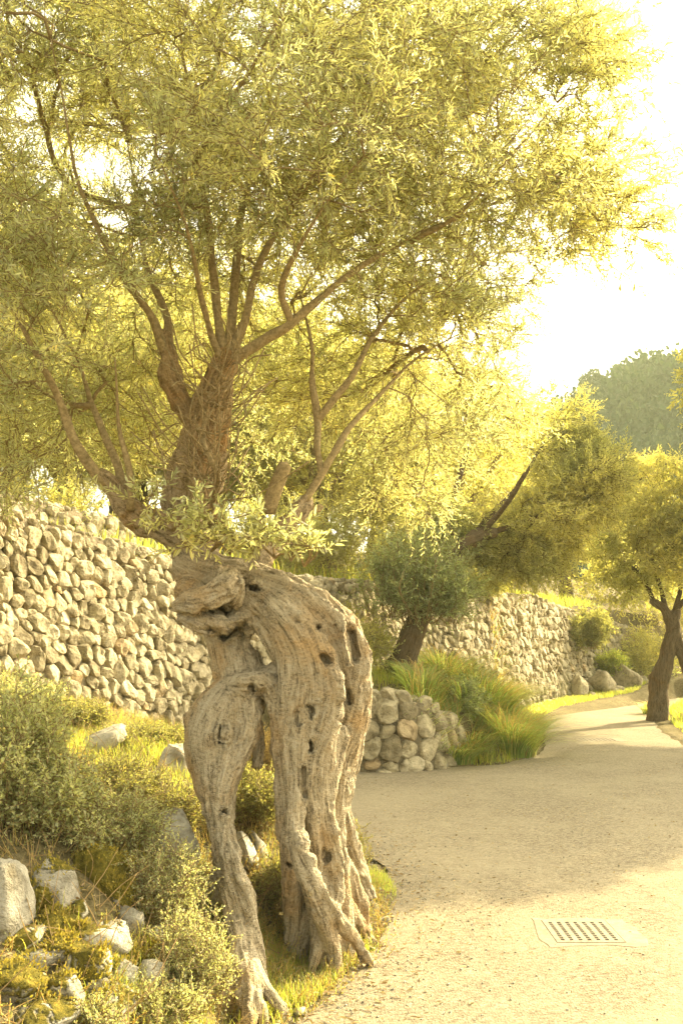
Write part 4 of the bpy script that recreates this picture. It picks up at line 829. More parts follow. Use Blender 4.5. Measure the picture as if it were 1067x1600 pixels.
# terrace trees behind the walls: two built, the others copied
def terrace_tree(label, loc, rad, ht, seed, nt, group, ll=0.10, lw=0.027, th=1.0):
    rg = np.random.default_rng(seed); loc = np.array([loc[0], loc[1], gz(*loc[:2])]); t_ = empty('olive_tree', loc, label, 'olive tree', group)
    tr = [np.array([[0, 0, -0.1, 0.26], [0.08, 0, 0.5, 0.2], [-0.05, 0.05, 1.1, 0.17], [0.1, 0, 1.6, 0.15]]), np.array([[0.2, 0.1, -0.1, 0.16], [0.12, 0.05, 0.5, 0.14], [0.0, 0, 1.2, 0.12]])]
    for q in tr: q[:, 2] *= th; q[:, :3] += loc
    tr = [smooth_path(q, 3) for q in tr]; wood('trunk', tr, 0.045, M['bark'], t_, 0.08, (), 1.6, lump=0.02); top = tr[0][-1, :3]; lb = []
    for i in range(6):
        a = i * 1.05 + rg.normal() * 0.2; dr = np.array([math.cos(a), math.sin(a), 0]); pts_ = [np.r_[top - [0, 0, 0.3], 0.09], np.r_[top + dr * rad * 0.25 + [0, 0, 0.5], 0.07], np.r_[top + dr * rad * 0.5 + [0, 0, ht * 0.3 + rg.random() * 0.6], 0.045], np.r_[top + dr * rad * 0.7 + [0, 0, ht * 0.5 + rg.random()], 0.02]]
        lb.append(smooth_path(np.array(pts_), 4))
    for q in lb: V, Fs = tube(q[:, :3], q[:, 3], 8); mk('limb', V, Fs, M['branch'], t_, attrs={'rnd': np.zeros(len(V))})
    q = unit(rg.normal(size=(nt * 2, 3))) * (rg.random(nt * 2) ** (1 / 2.6))[:, None]; p = q * np.array([rad, rad, ht * 0.42]) + top + np.array([0, 0, ht * 0.33]); p = p[(fbm(p * 0.9, 2) > -0.15) & (p[:, 2] > loc[2] + 0.7)][:nt]
    A1, A2 = Acc(), Acc(); P, D, r, tips, chains = grow(lb, p, 0.25, seed)
    for c in chains: V, Fs = tube(c[:, :3], np.maximum(c[:, 3], 0.005), 4); A1.add(V, Fs, 0.5)
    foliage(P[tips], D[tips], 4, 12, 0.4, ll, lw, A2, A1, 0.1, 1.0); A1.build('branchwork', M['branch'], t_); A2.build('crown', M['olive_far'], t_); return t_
SH = 'tall olives beside the lane that shade the asphalt'
tS = terrace_tree('tall full olive beside the lane outside the picture, the farther of the two', (10.9, 19.3), 3.1, 5.2, 43, 1500, SH, 0.12, 0.04, 3.1)
def copy_tree(o, loc, rz, s, label):
    c = o.copy(); COL.objects.link(c); c.location = (loc[0], loc[1], gz(loc[0], loc[1])); c.rotation_euler = (0, 0, rz); c.scale = (s, s, s); c['label'] = label
    for ch in o.children: d = ch.copy(); COL.objects.link(d); d.parent = c
    return c
GT = 'olive trees growing on the terraces'
def at(px, Y): return ((px - 533.5) / F * Y, Y)
t1 = terrace_tree('sunlit olive on the terrace straight behind the top of the gnarled arch', at(500, 18.5), 2.3, 4.4, 41, 700, GT)
t2 = terrace_tree('broad olive on the terrace behind the leaning olive', at(690, 20.5), 2.6, 4.6, 42, 750, GT)
for k, (src, loc, rz, s, lab) in enumerate([
    (t1, at(300, 17.5), 2.1, 1.0, 'yellow green olive above the bank wall behind the thick upright stem'), (t2, at(90, 15.5), 4.0, 0.85, 'olive above the short upper terrace wall at the picture edge'),
    (t2, at(-90, 19), 1.0, 1.1, 'olive half cut by the picture edge beyond the upper terrace wall'), (t1, at(400, 25), 3.2, 1.25, 'far olive high on the slope between two nearer terrace olives'),
    (t2, at(20, 23), 3.3, 1.6, 'largest far olive on the slope at the picture edge'), (t1, at(330, 31), 0.3, 1.9, 'highest olive on the slope behind the big stem'), (t2, at(480, 34), 5.0, 1.7, 'farthest olive on the upper slope'),
    (t1, at(330, 21), 1.3, 1.15, 'olive on the slope half hidden by the thick upright stem'), (t2, at(215, 19.5), 2.6, 1.0, 'olive on the slope seen between the left limb and the stem'), (t1, at(440, 22), 4.3, 1.2, 'olive on the slope seen between the cut stubs'),
    (t1, at(180, 24), 5.2, 1.3, 'far olive high on the slope above the bank wall'), (t2, at(590, 28), 2.4, 1.3, 'far olive on the upper slope behind the sunlit terrace olive'),
    (t1, at(790, 27), 0.7, 0.95, 'olive on the terrace above the long roadside wall'), (t2, at(880, 37), 5.5, 1.0, 'far olive beyond the roadside wall below the wooded hill'),
    (t1, at(985, 38), 3.8, 0.95, 'far olive at the end of the lane behind the forked olive'), (t2, at(1090, 31), 1.9, 0.95, 'olive behind the forked olive at the picture edge'),]):
    copy_tree(src, loc, rz, s, lab)
cS = copy_tree(tS, (8.4, 15.5), 1.3, 0.85, 'tall full olive beside the lane outside the picture, the nearer of the two')
for lab, loc, h, sp in [('yellowish scrub on the slope above the short upper wall', at(60, 13.2), 0.9, 0.9), ('low scrub at the top of the bank wall behind the left limb', at(230, 13.6), 0.7, 0.8), ('scrub on the terrace seen between the stem and the stubs', at(410, 14.5), 1.1, 0.9),
                        ('tall loose bush behind the top of the arch', at(500, 15.5), 1.6, 0.9), ('bushy growth on the terrace right behind the arch shoulder', at(585, 16.6), 1.5, 0.9), ('thin bush on the terrace edge behind the leaning trunk', at(745, 20), 0.8, 0.8), ('scrub at the foot of the bank wall behind the arch shoulder', (0.2, 13.7), 0.9, 0.5)]:
    shrub(lab, (*loc, 0), h, sp, 40, 0.3, 0.06, 0.02, 12, M['olive_far'], ntw=4)

# ---- wooded hill far off
def ridge(px):
    return np.interp(px, [560, 700, 800, 870, 905, 925, 950, 1000, 1067, 1200, 1400, 1700], [920, 780, 690, 645, 630, 625, 612, 578, 562, 538, 490, 440])
hp = np.linspace(560, 1700, 120); hY = np.linspace(62, 150, 50); HP, HY = np.meshgrid(hp, hY)
def hill_z(px, Y): return np.maximum((1.6 + (1000 - ridge(px)) / 1500 * 122 - 3.2) * sm(58, 122, Y) * (1 - 0.15 * sm(122, 150, Y)), 0) + 8 * sm(58, 66, Y)*0
HZ = hill_z(HP, HY) - 0.5
tag(mk('hillside', np.stack([(HP - 533.5) / F * HY, HY, HZ], -1).reshape(-1, 3), grid_faces(120, 50), M['soil']), 'steep far hillside under dark woodland', 'hill', kind='structure')
AF = Acc()
n_ = 1500; hpx = rng.uniform(700, 1500, n_); hYY = 62 + 66 * rng.random(n_) ** 0.8; cx, cz = (hpx - 533.5) / F * hYY, hill_z(hpx, hYY)
m_ = 110; cl = unit(rng.normal(size=(n_, m_, 3))) * (0.6 + 0.4 * rng.random((n_, m_, 1))); rad = rng.uniform(1.2, 3.6, (n_, 1, 1)); cl[..., 2] = np.abs(cl[..., 2]) * 1.35 - 0.25
cp = cl * rad * (1 + 0.25 * vnoise(cl.reshape(-1, 3) * 2.1 + np.repeat(np.arange(n_), m_)[:, None]).reshape(n_, m_, 1)) + np.stack([cx, hYY, cz + 0.8], -1)[:, None]; cp = cp.reshape(-1, 3)
V, Fq = leaves(cp, unit(cl.reshape(-1, 3) + rng.normal(size=cp.shape) * 0.6), rng.uniform(0.45, 0.95, len(cp)), rng.uniform(0.35, 0.6, len(cp)))
AF.add(V, Fq, np.repeat(np.repeat(rng.random(n_) ** 1.4, m_) * 0.85 + rng.random(len(cp)) * 0.15, 6)); tag(AF.build('forest', M['forest']), 'dark hazy wood covering the far hill', 'forest', kind='stuff')
def far_tree(label, px, ptop, Y, wpx, hpx_):
    x = (px - 533.5) / F * Y; zt = 1.6 + (1000 - ptop) / F * Y * 1.0; zb = zt - hpx_ / F * Y * 2.2; t_ = empty('pine_tree', (x, Y, zb), label, 'pine tree'); rw = wpx / F * Y / 2; rh = hpx_ / F * Y / 2
    V, Fs = tube(np.array([[x, Y, zb - 1], [x + 0.1, Y, zb + 1.5], [x, Y, zt - rh]]), [0.3, 0.22, 0.12], 8); mk('trunk', V, Fs, M['branch'], t_)
    A = Acc()
    for q in range(16):
        c = np.array([x, Y, zt - rh]) + unit(rng.normal(size=3)) * rng.uniform(0.2, 0.75) * np.array([rw, rw, rh]); d = unit(rng.normal(size=(120, 3))); p = c + d * np.array([rw, rw, rh]) * 0.36 * rng.uniform(0.7, 1, (120, 1))
        V, Fq = leaves(p, unit(d + 0.6 * rng.normal(size=d.shape)), rng.uniform(0.25, 0.5, 120), rng.uniform(0.2, 0.3, 120)); A.add(V, Fq, np.repeat(rng.random(120), 6))
    A.build('crown', M['forest'], t_)
far_tree('round headed pine standing up at the near end of the far ridge', 937, 562, 121, 50, 52)
far_tree('small pine on the ridge just right of the round headed pine', 985, 552, 122, 38, 36)

# ------------------------------------------------------------------ rocks of the bank
def rock(label, px, py, wpx, hpx_, seed, mat='mossrock', rot=(0, 0, 0), name='rock', deep=1.0, sink=0.25, facets=9, pos=None, cat='rock', group=None, big=1.5):
    p = hit(px, py + hpx_ * 0.35) if pos is None else np.array(pos, float); Y = p[1]; sx, sz = wpx / F * Y * big, hpx_ / F * Y * big
    V, Fq = blob((sx, (sx + sz) / 2 * deep, sz), 3 if max(wpx, hpx_) > 15 else 2, seed, 0.2, facets); V = V @ rotm(*rot).T
    c = W(px, py, Y + min(sx, sz) * 0.2) if pos is None else p
    o = mk(name, V + c, Fq, M[mat], None, attrs={'rnd': np.full(len(V), rng.random())}, loc=c); return tag(o, label, cat, group)
rk = [('big pale bare boulder cut by the picture edge', 2, 1425, 32, 62, 1, 'rock', (0, 0.1, 0.3)),
      ('angular pale rock with a moss cap beside the big bare boulder', 92, 1395, 34, 38, 2, 'mossrock', (0.2, -0.5, 0.4)),
      ('rounded hump thick with brown moss above the rock wall', 158, 1362, 40, 30, 3, 'mossfull', (0, 0, 1)),
      ('long pale rock with moss trailing over it in the middle of the bank', 155, 1468, 48, 24, 4, 'mossrock', (0, 0.1, 2)),
      ('small grey egg shaped rock under the brown moss', 205, 1447, 19, 19, 5, 'rock', (0, 0, 0.5)),
      ('mossy rock left of the long pale rock', 85, 1452, 30, 24, 6, 'mossfull', (0, 0, 0)),
      ('flat pale stone with yellow moss near the bottom corner', 60, 1502, 36, 16, 7, 'mossrock', (0, 0, 0.7)),
      ('moss covered boulder in the bottom corner', 22, 1548, 38, 36, 8, 'mossfull', (0, 0, 2.2)),
      ('golden mossy lump below the long pale rock', 110, 1496, 32, 22, 9, 'mossfull', (0, 0.2, 1.2)),
      ('upright pale rock at the foot of the bank', 132, 1530, 24, 36, 10, 'mossrock', (0, 0.35, 0.2)),
      ('pale tilted block in the foot of the bank', 165, 1572, 36, 24, 11, 'mossrock', (0, -0.3, 1.4)),
      ('grey block beside the twiggy bush at the bank foot', 230, 1532, 24, 22, 12, 'rock', (0, 0.2, 2.0)),
      ('mossy wedge above the grey block', 205, 1500, 28, 18, 13, 'mossfull', (0, 0, 0.4)),
      ('pale stone at the very bottom of the picture', 78, 1588, 42, 22, 14, 'mossrock', (0, 0, 0.9)),
      ('small rock under the moss hump', 118, 1425, 22, 14, 15, 'mossrock', (0, 0, 2.5)),
      ('small pale stone between the long rock and the twiggy bush', 250, 1470, 16, 22, 16, 'rock', (0, 0.3, 0)),
      ('big sunlit boulder half hidden by the twiggy bush', 272, 1335, 40, 42, 17, 'rock', (0, 0, 0.2)),
      ('slanting grey slab standing out of the grass below the wall', 150, 1168, 44, 17, 18, 'rock', (0, -0.6, 0.2)),
      ('grey boulder against the outer side of the left trunk leg', 276, 1198, 27, 27, 19, 'rock', (0, 0, 1.0)),
      ('narrow slab leaning between the two trunk legs', 407, 1332, 9, 24, 20, 'rock', (0, -0.5, 0.0)),
      ('rounded stone in the shade beside the left trunk leg', 385, 1340, 12, 26, 21, 'rock', (0, -0.3, 0.5))]
for i, (px, py, w_, h_, m_) in enumerate([(40, 1470, 26, 16, 'mossrock'), (120, 1462, 20, 14, 'mossfull'), (185, 1405, 26, 20, 'mossfull'), (235, 1420, 20, 16, 'mossfull'), (190, 1535, 26, 20, 'mossrock'), (100, 1555, 26, 22, 'mossrock'), (50, 1535, 22, 16, 'rock'), (215, 1575, 24, 16, 'mossrock'),
        (275, 1520, 18, 18, 'rock'), (130, 1595, 28, 16, 'mossfull'), (60, 1415, 22, 20, 'mossfull'), (240, 1490, 22, 14, 'mossfull')]):
    rk.append((['tumbled pale stone low in the rock pile', 'moss topped stone wedged in the rock pile', 'bare stone wedged in the rock pile'][{'mossrock': 0, 'mossfull': 1, 'rock': 2}[m_]] + ', ' + ['under the flat pale stone', 'left of the long pale rock', 'right of the moss hump', 'between the moss hump and the sunlit boulder', 'beside the pale tilted block', 'left of the upright pale rock', 'above the corner boulder', 'under the grey block', 'behind the twiggy bush', 'at the bottom edge', 'below the moss capped rock', 'right of the long pale rock'][i], px, py, w_, h_, 120 + i, m_, (0, rng.normal() * 0.3, rng.random() * 3)))
for r_ in rk: rock(*r_)
for i, (px, py, s, lab) in enumerate([(577, 1416, 9, 'largest loose stone on the verge beside the trunk'), (566, 1432, 6, 'loose stone just below the largest verge stone'), (588, 1388, 5, 'small stone by the verge grass at the lane edge'), (600, 1440, 7, 'flattish stone at the lane edge'), (470, 1582, 7, 'loose stone in the grass at the bottom of the picture'), (548, 1500, 5, 'small stone past the tip of the root')]):
    rock(lab, px, py, s * 1.3, s * 0.8, 50 + i, 'rock', name='stone', cat='stone', group='loose stones on the verge')
for i, (px, py, s, Yq, lab) in enumerate([(905, 1078, 22, 25.6, 'craggy outcrop at the foot of the roadside wall'), (940, 1068, 26, 26.5, 'taller craggy outcrop in the middle of the wall foot'), (975, 1060, 26, 27.6, 'grey outcrop near the end of the roadside wall'), (1000, 1070, 18, 28.4, 'outcrop where the wall meets the bend'), (960, 1085, 18, 26.3, 'low rock below the tall outcrop'), (925, 1092, 12, 25.2, 'small rock in the verge grass')]):
    p = W(px, py, Yq); rock(lab, px, py, s, s * 1.0, 70 + i, 'stone', name='rock_outcrop', pos=p, cat='rock outcrop', facets=8, big=1.0)
for i, (px, py, s, lab) in enumerate([(700, 1180, 10, 'stone tumbled from the right end of the low wall'), (722, 1160, 12, 'stone lying under the grass at the low wall end'), (690, 1196, 7, 'small stone at the lane edge by the low wall')]):
    rock(lab, px, py, s, s * 0.7, 90 + i, 'rock', name='stone', cat='stone', group='stones by the low wall')

# ------------------------------------------------------------------ shrubs of the bank
def Sh(lab, px, py, h, sp, n, lt, ll, lw, nl, mat, **k): return shrub(lab, hit(px, py), h, sp, n, lt, ll, lw, nl, M[mat], **k)
Sh('pale dusty bush filling the edge of the bank under the wall', 5, 1290, 0.66, 0.30, 46, 0.12, 0.025, 0.012, 9, 'pale', ntw=3, every=1)
Sh('second pale dusty bush lower on the bank edge', 60, 1290, 0.36, 0.26, 40, 0.1, 0.024, 0.012, 9, 'pale', ntw=3, every=1)
Sh('straggly olive green bush in the middle of the bank', 170, 1320, 0.22, 0.30, 34, 0.1, 0.02, 0.008, 9, 'pale', ntw=3, every=1)
Sh('bush with dry stems beside the left trunk leg', 272, 1300, 0.26, 0.2, 40, 0.09, 0.017, 0.007, 8, 'shrub', ntw=2, every=1)
Sh('twiggy pale bush over the sunlit boulder', 262, 1440, 0.34, 0.18, 46, 0.08, 0.015, 0.007, 8, 'pale', ntw=2, every=1)
Sh('tall twiggy bush in front of the left trunk leg', 300, 1575, 0.40, 0.16, 60, 0.08, 0.015, 0.007, 8, 'pale', ntw=2, every=1)
Sh('low bush at the bottom edge beside the grey block', 255, 1600, 0.16, 0.16, 34, 0.07, 0.014, 0.007, 8, 'pale', ntw=2, every=1)
Sh('green bush growing between the two trunk legs', 398, 1290, 0.36, 0.2, 50, 0.09, 0.018, 0.008, 9, 'shrub', ntw=3, every=1)
Sh('dry brown bush behind the gap in the trunk', 420, 1225, 0.62, 0.3, 60, 0.1, 0.02, 0.006, 10, 'drygrass', ntw=3, every=1)
Sh('small leafy bush low in front of the legs', 428, 1430, 0.26, 0.13, 34, 0.07, 0.015, 0.008, 8, 'shrub', ntw=2, every=1)
Sh('sparse grey bush against the right trunk leg', 538, 1420, 0.24, 0.10, 26, 0.05, 0.012, 0.006, 8, 'pale', ntw=2, every=1)
Sh('sparse creeper on the road side of the trunk', 556, 1372, 0.34, 0.09, 20, 0.06, 0.014, 0.007, 7, 'shrub', ntw=2, every=1)
Sh('dark green bush in the hollow of the bank', 150, 1240, 0.16, 0.36, 50, 0.1, 0.018, 0.008, 9, 'shrub', ntw=3, every=1)
Sh('yellow bush at the wall foot beside the slanting slab', 120, 1135, 0.2, 0.3, 50, 0.1, 0.02, 0.009, 9, 'shrub', ntw=3, every=1)
Sh('bright yellow green bush in the grass below the wall', 215, 1165, 0.14, 0.34, 50, 0.08, 0.018, 0.009, 9, 'shrub', ntw=3, every=1)
Sh('pale bush against the wall at the picture edge', 20, 1120, 0.3, 0.36, 50, 0.1, 0.02, 0.009, 9, 'pale', ntw=3, every=1)
Sh('small bush at the very corner of the bank', 150, 1600, 0.07, 0.18, 20, 0.06, 0.014, 0.007, 7, 'pale', ntw=2, every=1)
shrub('dark bush hanging from the long roadside wall', (6.75, 26.7, 1.35), 1.0, 0.75, 60, 0.3, 0.08, 0.03, 9, M['shrub'], ntw=4, fixz=True, every=1)
shrub('small green plant rooted low in the roadside wall', (7.75, 27.9, 0.6), 0.7, 0.4, 40, 0.3, 0.09, 0.03, 7, M['lush'], ntw=3, fixz=True)
shrub('bush at the far bend of the lane', (9.2, 29.3, 0), 1.6, 1.1, 50, 0.4, 0.1, 0.035, 10, M['olive_far'], ntw=4)
shrub('bush on the verge behind the forked olive', (9.6, 23.5, 0), 1.1, 1.0, 50, 0.35, 0.09, 0.03, 10, M['olive_far'], ntw=4)

# ------------------------------------------------------------------ grasses
def blades(B, h, wd, lean, ns=3, rnd=None, A=None, droop=0.4):
    n = len(B); a = rng.random(n) * 6.283; dr = np.stack([np.cos(a), np.sin(a), 0 * a], -1) if lean.ndim == 1 else lean; lm = lean if lean.ndim == 1 else np.ones(n)
    s = np.stack([-dr[:, 1], dr[:, 0], 0 * a], -1); s = unit(s + 1e-6); V = []
    for k in range(ns + 1):
        t_ = k / ns; c = B + dr * (lm * h * (t_ ** 1.7))[:, None] + np.array([0, 0, 1]) * (h * (t_ - droop * lm * t_ ** 2.6))[:, None]
        if k < ns: hw = (wd * (1 - t_ * 0.6) / 2)[:, None]; V += [c - s * hw, c + s * hw]
        else: V.append(c)
    m_ = 2 * ns + 1; V = np.stack(V, 1).reshape(-1, 3); i = np.arange(n)[:, None] * m_; Fq = [np.concatenate([i + np.array([[2 * k, 2 * k + 1, 2 * k + 3, 2 * k + 2]]) for k in range(ns - 1)]), i + np.array([[2 * ns - 2, 2 * ns - 1, 2 * ns]])]
    A.add(V, Fq, np.repeat(rng.random(n) if rnd is None else rnd, m_))
def scatter(poly, n):
    """random ground points inside a world-space polygon"""
    poly = np.array(poly); lo, hi = poly.min(0), poly.max(0); p = rng.uniform(lo, hi, (n * 3, 2)); ins = np.zeros(len(p), bool)
    for i in range(len(poly)):
        A, B = poly[i], poly[(i + 1) % len(poly)]; c = (A[1] > p[:, 1]) != (B[1] > p[:, 1]); c &= p[:, 0] < (B[0] - A[0]) * (p[:, 1] - A[1]) / (B[1] - A[1] + 1e-12) + A[0]; ins ^= c
    p = p[ins][:n]; return np.c_[p, ground_z(p[:, 0], p[:, 1])]
AG, AL2, AD = Acc(), Acc(), Acc()
p = scatter([(-3.6, 3.0), (-0.3, 3.0), (0.0, 4.6), (0.25, 6.4), (-0.2, 8.5), (-0.7, 12), (-1.5, 10.6), (-3.2, 7.7), (-4.4, 6.2)], 46000); p = p[(p[:, 0] > -0.85) | (p[:, 1] > 4.5) | (rng.random(len(p)) < 0.22)]; rs = road_sd(p[:, 0], p[:, 1]); nz = fbm(p * 2.1, 2)
q = p[(rs > 0.03) & (nz > -0.15)]; blades(q, rng.uniform(0.03, 0.13, len(q)), rng.uniform(0.002, 0.004, len(q)), rng.uniform(0.1, 0.8, len(q)), 3, None, AG)
q = p[(rs > 0.0) & (nz < 0.0) & (rng.random(len(p)) < 0.6)]; blades(q, rng.uniform(0.04, 0.16, len(q)), rng.uniform(0.0015, 0.003, len(q)), rng.uniform(0.2, 0.9, len(q)), 3, None, AD)
def lush_at(px, py, rx, ry, n, h0, h1, A=AL2, wd=(0.003, 0.005), y0=2.5):
    c = hit(px, py, y0); g = rng.normal(size=(n, 2)) * 0.5; p = np.c_[c[0] + g[:, 0] * rx, c[1] + g[:, 1] * ry]; z = ground_z(p[:, 0], p[:, 1]); q = np.c_[p, z][road_sd(p[:, 0], p[:, 1]) > -0.03]
    blades(q, rng.uniform(h0, h1, len(q)), rng.uniform(*wd, len(q)), rng.uniform(0.1, 0.8, len(q)), 3, None, A)
lush_at(470, 1520, 0.3, 0.3, 1300, 0.02, 0.09); lush_at(430, 1575, 0.22, 0.2, 900, 0.02, 0.09); lush_at(470, 1510, 0.3, 0.4, 1500, 0.02, 0.09, AD, (0.0015, 0.003)); lush_at(545, 1478, 0.14, 0.2, 1500, 0.03, 0.1); lush_at(590, 1378, 0.12, 0.3, 1500, 0.02, 0.07)
lush_at(225, 1170, 0.7, 0.7, 5000, 0.04, 0.14); lush_at(500, 1500, 0.3, 0.2, 1500, 0.02, 0.08); lush_at(250, 1592, 0.3, 0.2, 1000, 0.04, 0.12)
# verge along the far wall, the right bank, and the terraces
p = scatter([(2.6, 17.5), (3.9, 19.8), (5.0, 22.3), (7.6, 25.6), (9, 28.5), (8.6, 29.6), (7.0, 27.2), (4.9, 23.3), (3.3, 20.0), (2.3, 17.8)], 15000); q = p[road_sd(p[:, 0], p[:, 1]) > -0.12]
blades(q, rng.uniform(0.04, 0.16, len(q)), rng.uniform(0.012, 0.02, len(q)), rng.uniform(0.1, 0.7, len(q)), 2, None, AL2)
p = scatter([(7.0, 12.5), (6.9, 18.0), (8.3, 22.7), (9.5, 24.5), (13, 24), (12, 12)], 11000); q = p[road_sd(p[:, 0], p[:, 1]) > 0.0]
blades(q, rng.uniform(0.05, 0.2, len(q)), rng.uniform(0.01, 0.016, len(q)), rng.uniform(0.1, 0.7, len(q)), 2, None, AG)
p = scatter([(-8, 6.5), (-2.6, 10.2), (0.2, 15.2), (2.2, 18.8), (7, 29), (9, 33), (0, 34), (-9, 24)], 26000); q = p[ret_sd(p[:, 0], p[:, 1]) > 0.5]
blades(q, rng.uniform(0.1, 0.4, len(q)), rng.uniform(0.012, 0.025, len(q)), rng.uniform(0.1, 0.7, len(q)), 2, None, AG)
p = scatter([(-0.8, 12.2), (0.4, 12.3), (1.3, 12.7), (1.9, 12.6), (2.6, 13.2), (3.1, 15.5), (2.7, 17.4), (1.9, 17.2), (0.6, 14.9), (-0.6, 12.9)], 9000); q = p[road_sd(p[:, 0], p[:, 1]) > 0.0]
blades(q, rng.uniform(0.06, 0.22, len(q)), rng.uniform(0.006, 0.012, len(q)), rng.uniform(0.1, 0.7, len(q)), 2, None, AG)
p = scatter([(5.2, 13.8), (6.7, 20.4), (8.6, 24.2), (10, 22), (8.2, 14)], 12000); p = p[road_sd(p[:, 0], p[:, 1]) > -0.05]; h_ = len(p) // 2
blades(p[:h_], rng.uniform(0.05, 0.16, h_), rng.uniform(0.01, 0.018, h_), rng.uniform(0.1, 0.7, h_), 2, None, AL2); q = p[h_:]; blades(q, rng.uniform(0.05, 0.22, len(q)), rng.uniform(0.01, 0.016, len(q)), rng.uniform(0.1, 0.7, len(q)), 2, None, AG)
tag(AG.build('grass', M['grass']), 'mixed green and straw grass over the bank and terraces', 'grass', kind='stuff')
tag(AL2.build('lush_grass', M['lush']), 'bright yellow green grass at the roots and along the verge', 'grass', kind='stuff')
tag(AD.build('dry_grass', M['drygrass']), 'thin dry straw lying through the bank', 'dry grass', kind='stuff')
def tussock(label, px, py, h, spread, n, Yb=None, dry=0.22, y0=11):
    c = hit(px, py, y0) if Yb is None else np.array([(px - 533.5) / F * Yb, Yb, 0.0])
    if Yb is not None: c[2] = gz(c[0], c[1])
    A, A2 = Acc(), Acc(); t_ = empty('grass_tussock', c, label, 'grass tussock')
    for AA, m_, hs_, ln in ((A, int(n * 0.55), 1.12, 0.8), (A2, int(n * dry * 0.8), 1.25, 0.5)):
        a = rng.random(m_) * 6.283; r_ = np.sqrt(rng.random(m_)); b = c + np.stack([np.cos(a), np.sin(a), 0 * a], -1) * (r_ * spread)[:, None]; b[:, 2] = ground_z(b[:, 0], b[:, 1])
        dr = np.stack([np.cos(a), np.sin(a), 0 * a], -1) * (0.15 + r_ * ln)[:, None] + rng.normal(size=(m_, 3)) * [0.2, 0.2, 0] + [0.14, -0.05, 0]
        blades(b, h * hs_ * rng.uniform(0.6, 1.2, m_), rng.uniform(0.009, 0.018, m_), dr, 6, None, AA, 0.5)
    A.build('green_blades', M['tussock'], t_); A2.build('dry_blades', M['drygrass'], t_)
for a in [('tallest tussock beside the leaning olive with dry orange tips', 700, 1085, 0.95, 0.36, 1500), ('green tussock spilling over the low wall end', 665, 1095, 0.6, 0.26, 900), ('large arching tussock in the middle of the clump', 760, 1120, 0.95, 0.36, 1600), ('dry topped tussock at the back of the clump', 775, 1062, 0.85, 0.3, 1100, None, 0.9),
          ('arching tussock on the lane side of the clump', 800, 1172, 0.72, 0.3, 1500), ('low dark tussock at the lane edge by the low wall', 712, 1192, 0.42, 0.24, 1100), ('sunlit tussock nearest the grass verge', 822, 1150, 0.6, 0.26, 1000), ('tussock on the slope under the dry grass', 735, 1150, 0.6, 0.3, 1000),
          ('small tussock beside the foot of the forked olive', 1016, 1118, 0.45, 0.16, 300), ('dark tussock against the leaning trunk foot', 645, 1075, 0.5, 0.2, 500)]: tussock(*a)

AM = Acc()
for o_ in [o_ for o_ in bpy.data.objects if o_.name.startswith('rock') and o_.type == 'MESH' and o_.data.materials[0] in (M['mossrock'], M['mossfull'])]:
    nv = len(o_.data.vertices); co = np.zeros(nv * 3, np.float32); o_.data.vertices.foreach_get('co', co); co = co.reshape(-1, 3) + np.array(o_.location); c0 = co.mean(0)
    full = o_.data.materials[0] == M['mossfull']; m_ = (fbm(co * 5.0, 2) + 0.5 * (co[:, 2] - c0[2]) / max(np.ptp(co[:, 2]), 0.01)) > (-0.25 if full else 0.12); q = co[m_]
    if len(q) < 4: continue
    k_ = rng.integers(0, len(q), 520 if full else 220); k2_ = rng.integers(0, len(q), len(k_)); near_ = np.linalg.norm(q[k_] - q[k2_], axis=1) < 0.06; b_ = np.where(near_[:, None], (q[k_] + q[k2_]) / 2, q[k_]) + rng.normal(size=(len(k_), 3)) * 0.008
    V, Fq = leaves(b_, unit(b_ - c0 + rng.normal(size=b_.shape) * 0.05 + [0, 0, 0.05]), rng.uniform(0.008, 0.022, len(b_)), rng.uniform(0.004, 0.009, len(b_))); AM.add(V, Fq, np.repeat(rng.random(len(b_)), 6))
tag(AM.build('moss', leaf_mat('moss_tuft', [(0, (0.07, 0.06, 0.012)), (0.5, (0.22, 0.18, 0.03)), (1.0, (0.45, 0.33, 0.06))], (0.3, 0.25, 0.05), (0.5, 0.42, 0.06), 0.25, 0.9)), 'tufts of golden brown moss over the bank rocks', 'moss', kind='stuff')
AU, AUS = Acc(), Acc()
p = scatter([(-3.4, 3.2), (-0.5, 3.3), (-0.25, 4.8), (-0.1, 5.9), (-0.5, 7.5), (-1.5, 10.0), (-3.0, 7.5), (-4.0, 6.2)], 5200); nz = fbm(p * 1.7 + 9, 2); p = p[(nz > -0.1) & ((p[:, 0] > -0.85) | (p[:, 1] > 4.4) | (rng.random(len(p)) < 0.3)) & (road_sd(p[:, 0], p[:, 1]) > 0.08)]
pe = scatter([(-0.55, 4.2), (-0.15, 4.3), (0.12, 4.9), (0.3, 5.6), (0.25, 6.4), (-0.2, 7.0), (-0.6, 6.0)], 900); p = np.concatenate([p, pe[road_sd(pe[:, 0], pe[:, 1]) > -0.05]])
foliage(p - [0, 0, 0.01], np.tile([0, 0, 1.0], (len(p), 1)), 2, 9, 0.11, 0.014, 0.007, AU, AUS, 0.3, 0.7)
tag(AU.build('undergrowth', M['shrub']), 'low tangle of small leaved herbs over the bank', 'undergrowth', kind='stuff'); tag(AUS.build('undergrowth', M['drygrass']), 'fine dry stems of the herbs on the bank', 'undergrowth', kind='stuff')
AW = Acc(); p = scatter([(-3.2, 3.3), (-0.5, 3.3), (-0.3, 5.2), (-1.4, 8.0), (-3.0, 7.0)], 700)
for q in p:
    d = rng.normal(size=3) * [0.12, 0.12, 0.03] + [0, 0, rng.uniform(0.05, 0.25)]; Vt, Ft = tube(smooth_path(np.stack([q, q + d * 0.5 + rng.normal(size=3) * 0.02, q + d]), 3), np.linspace(0.0025, 0.0012, 7), 4); AW.add(Vt, Ft, 0.5)
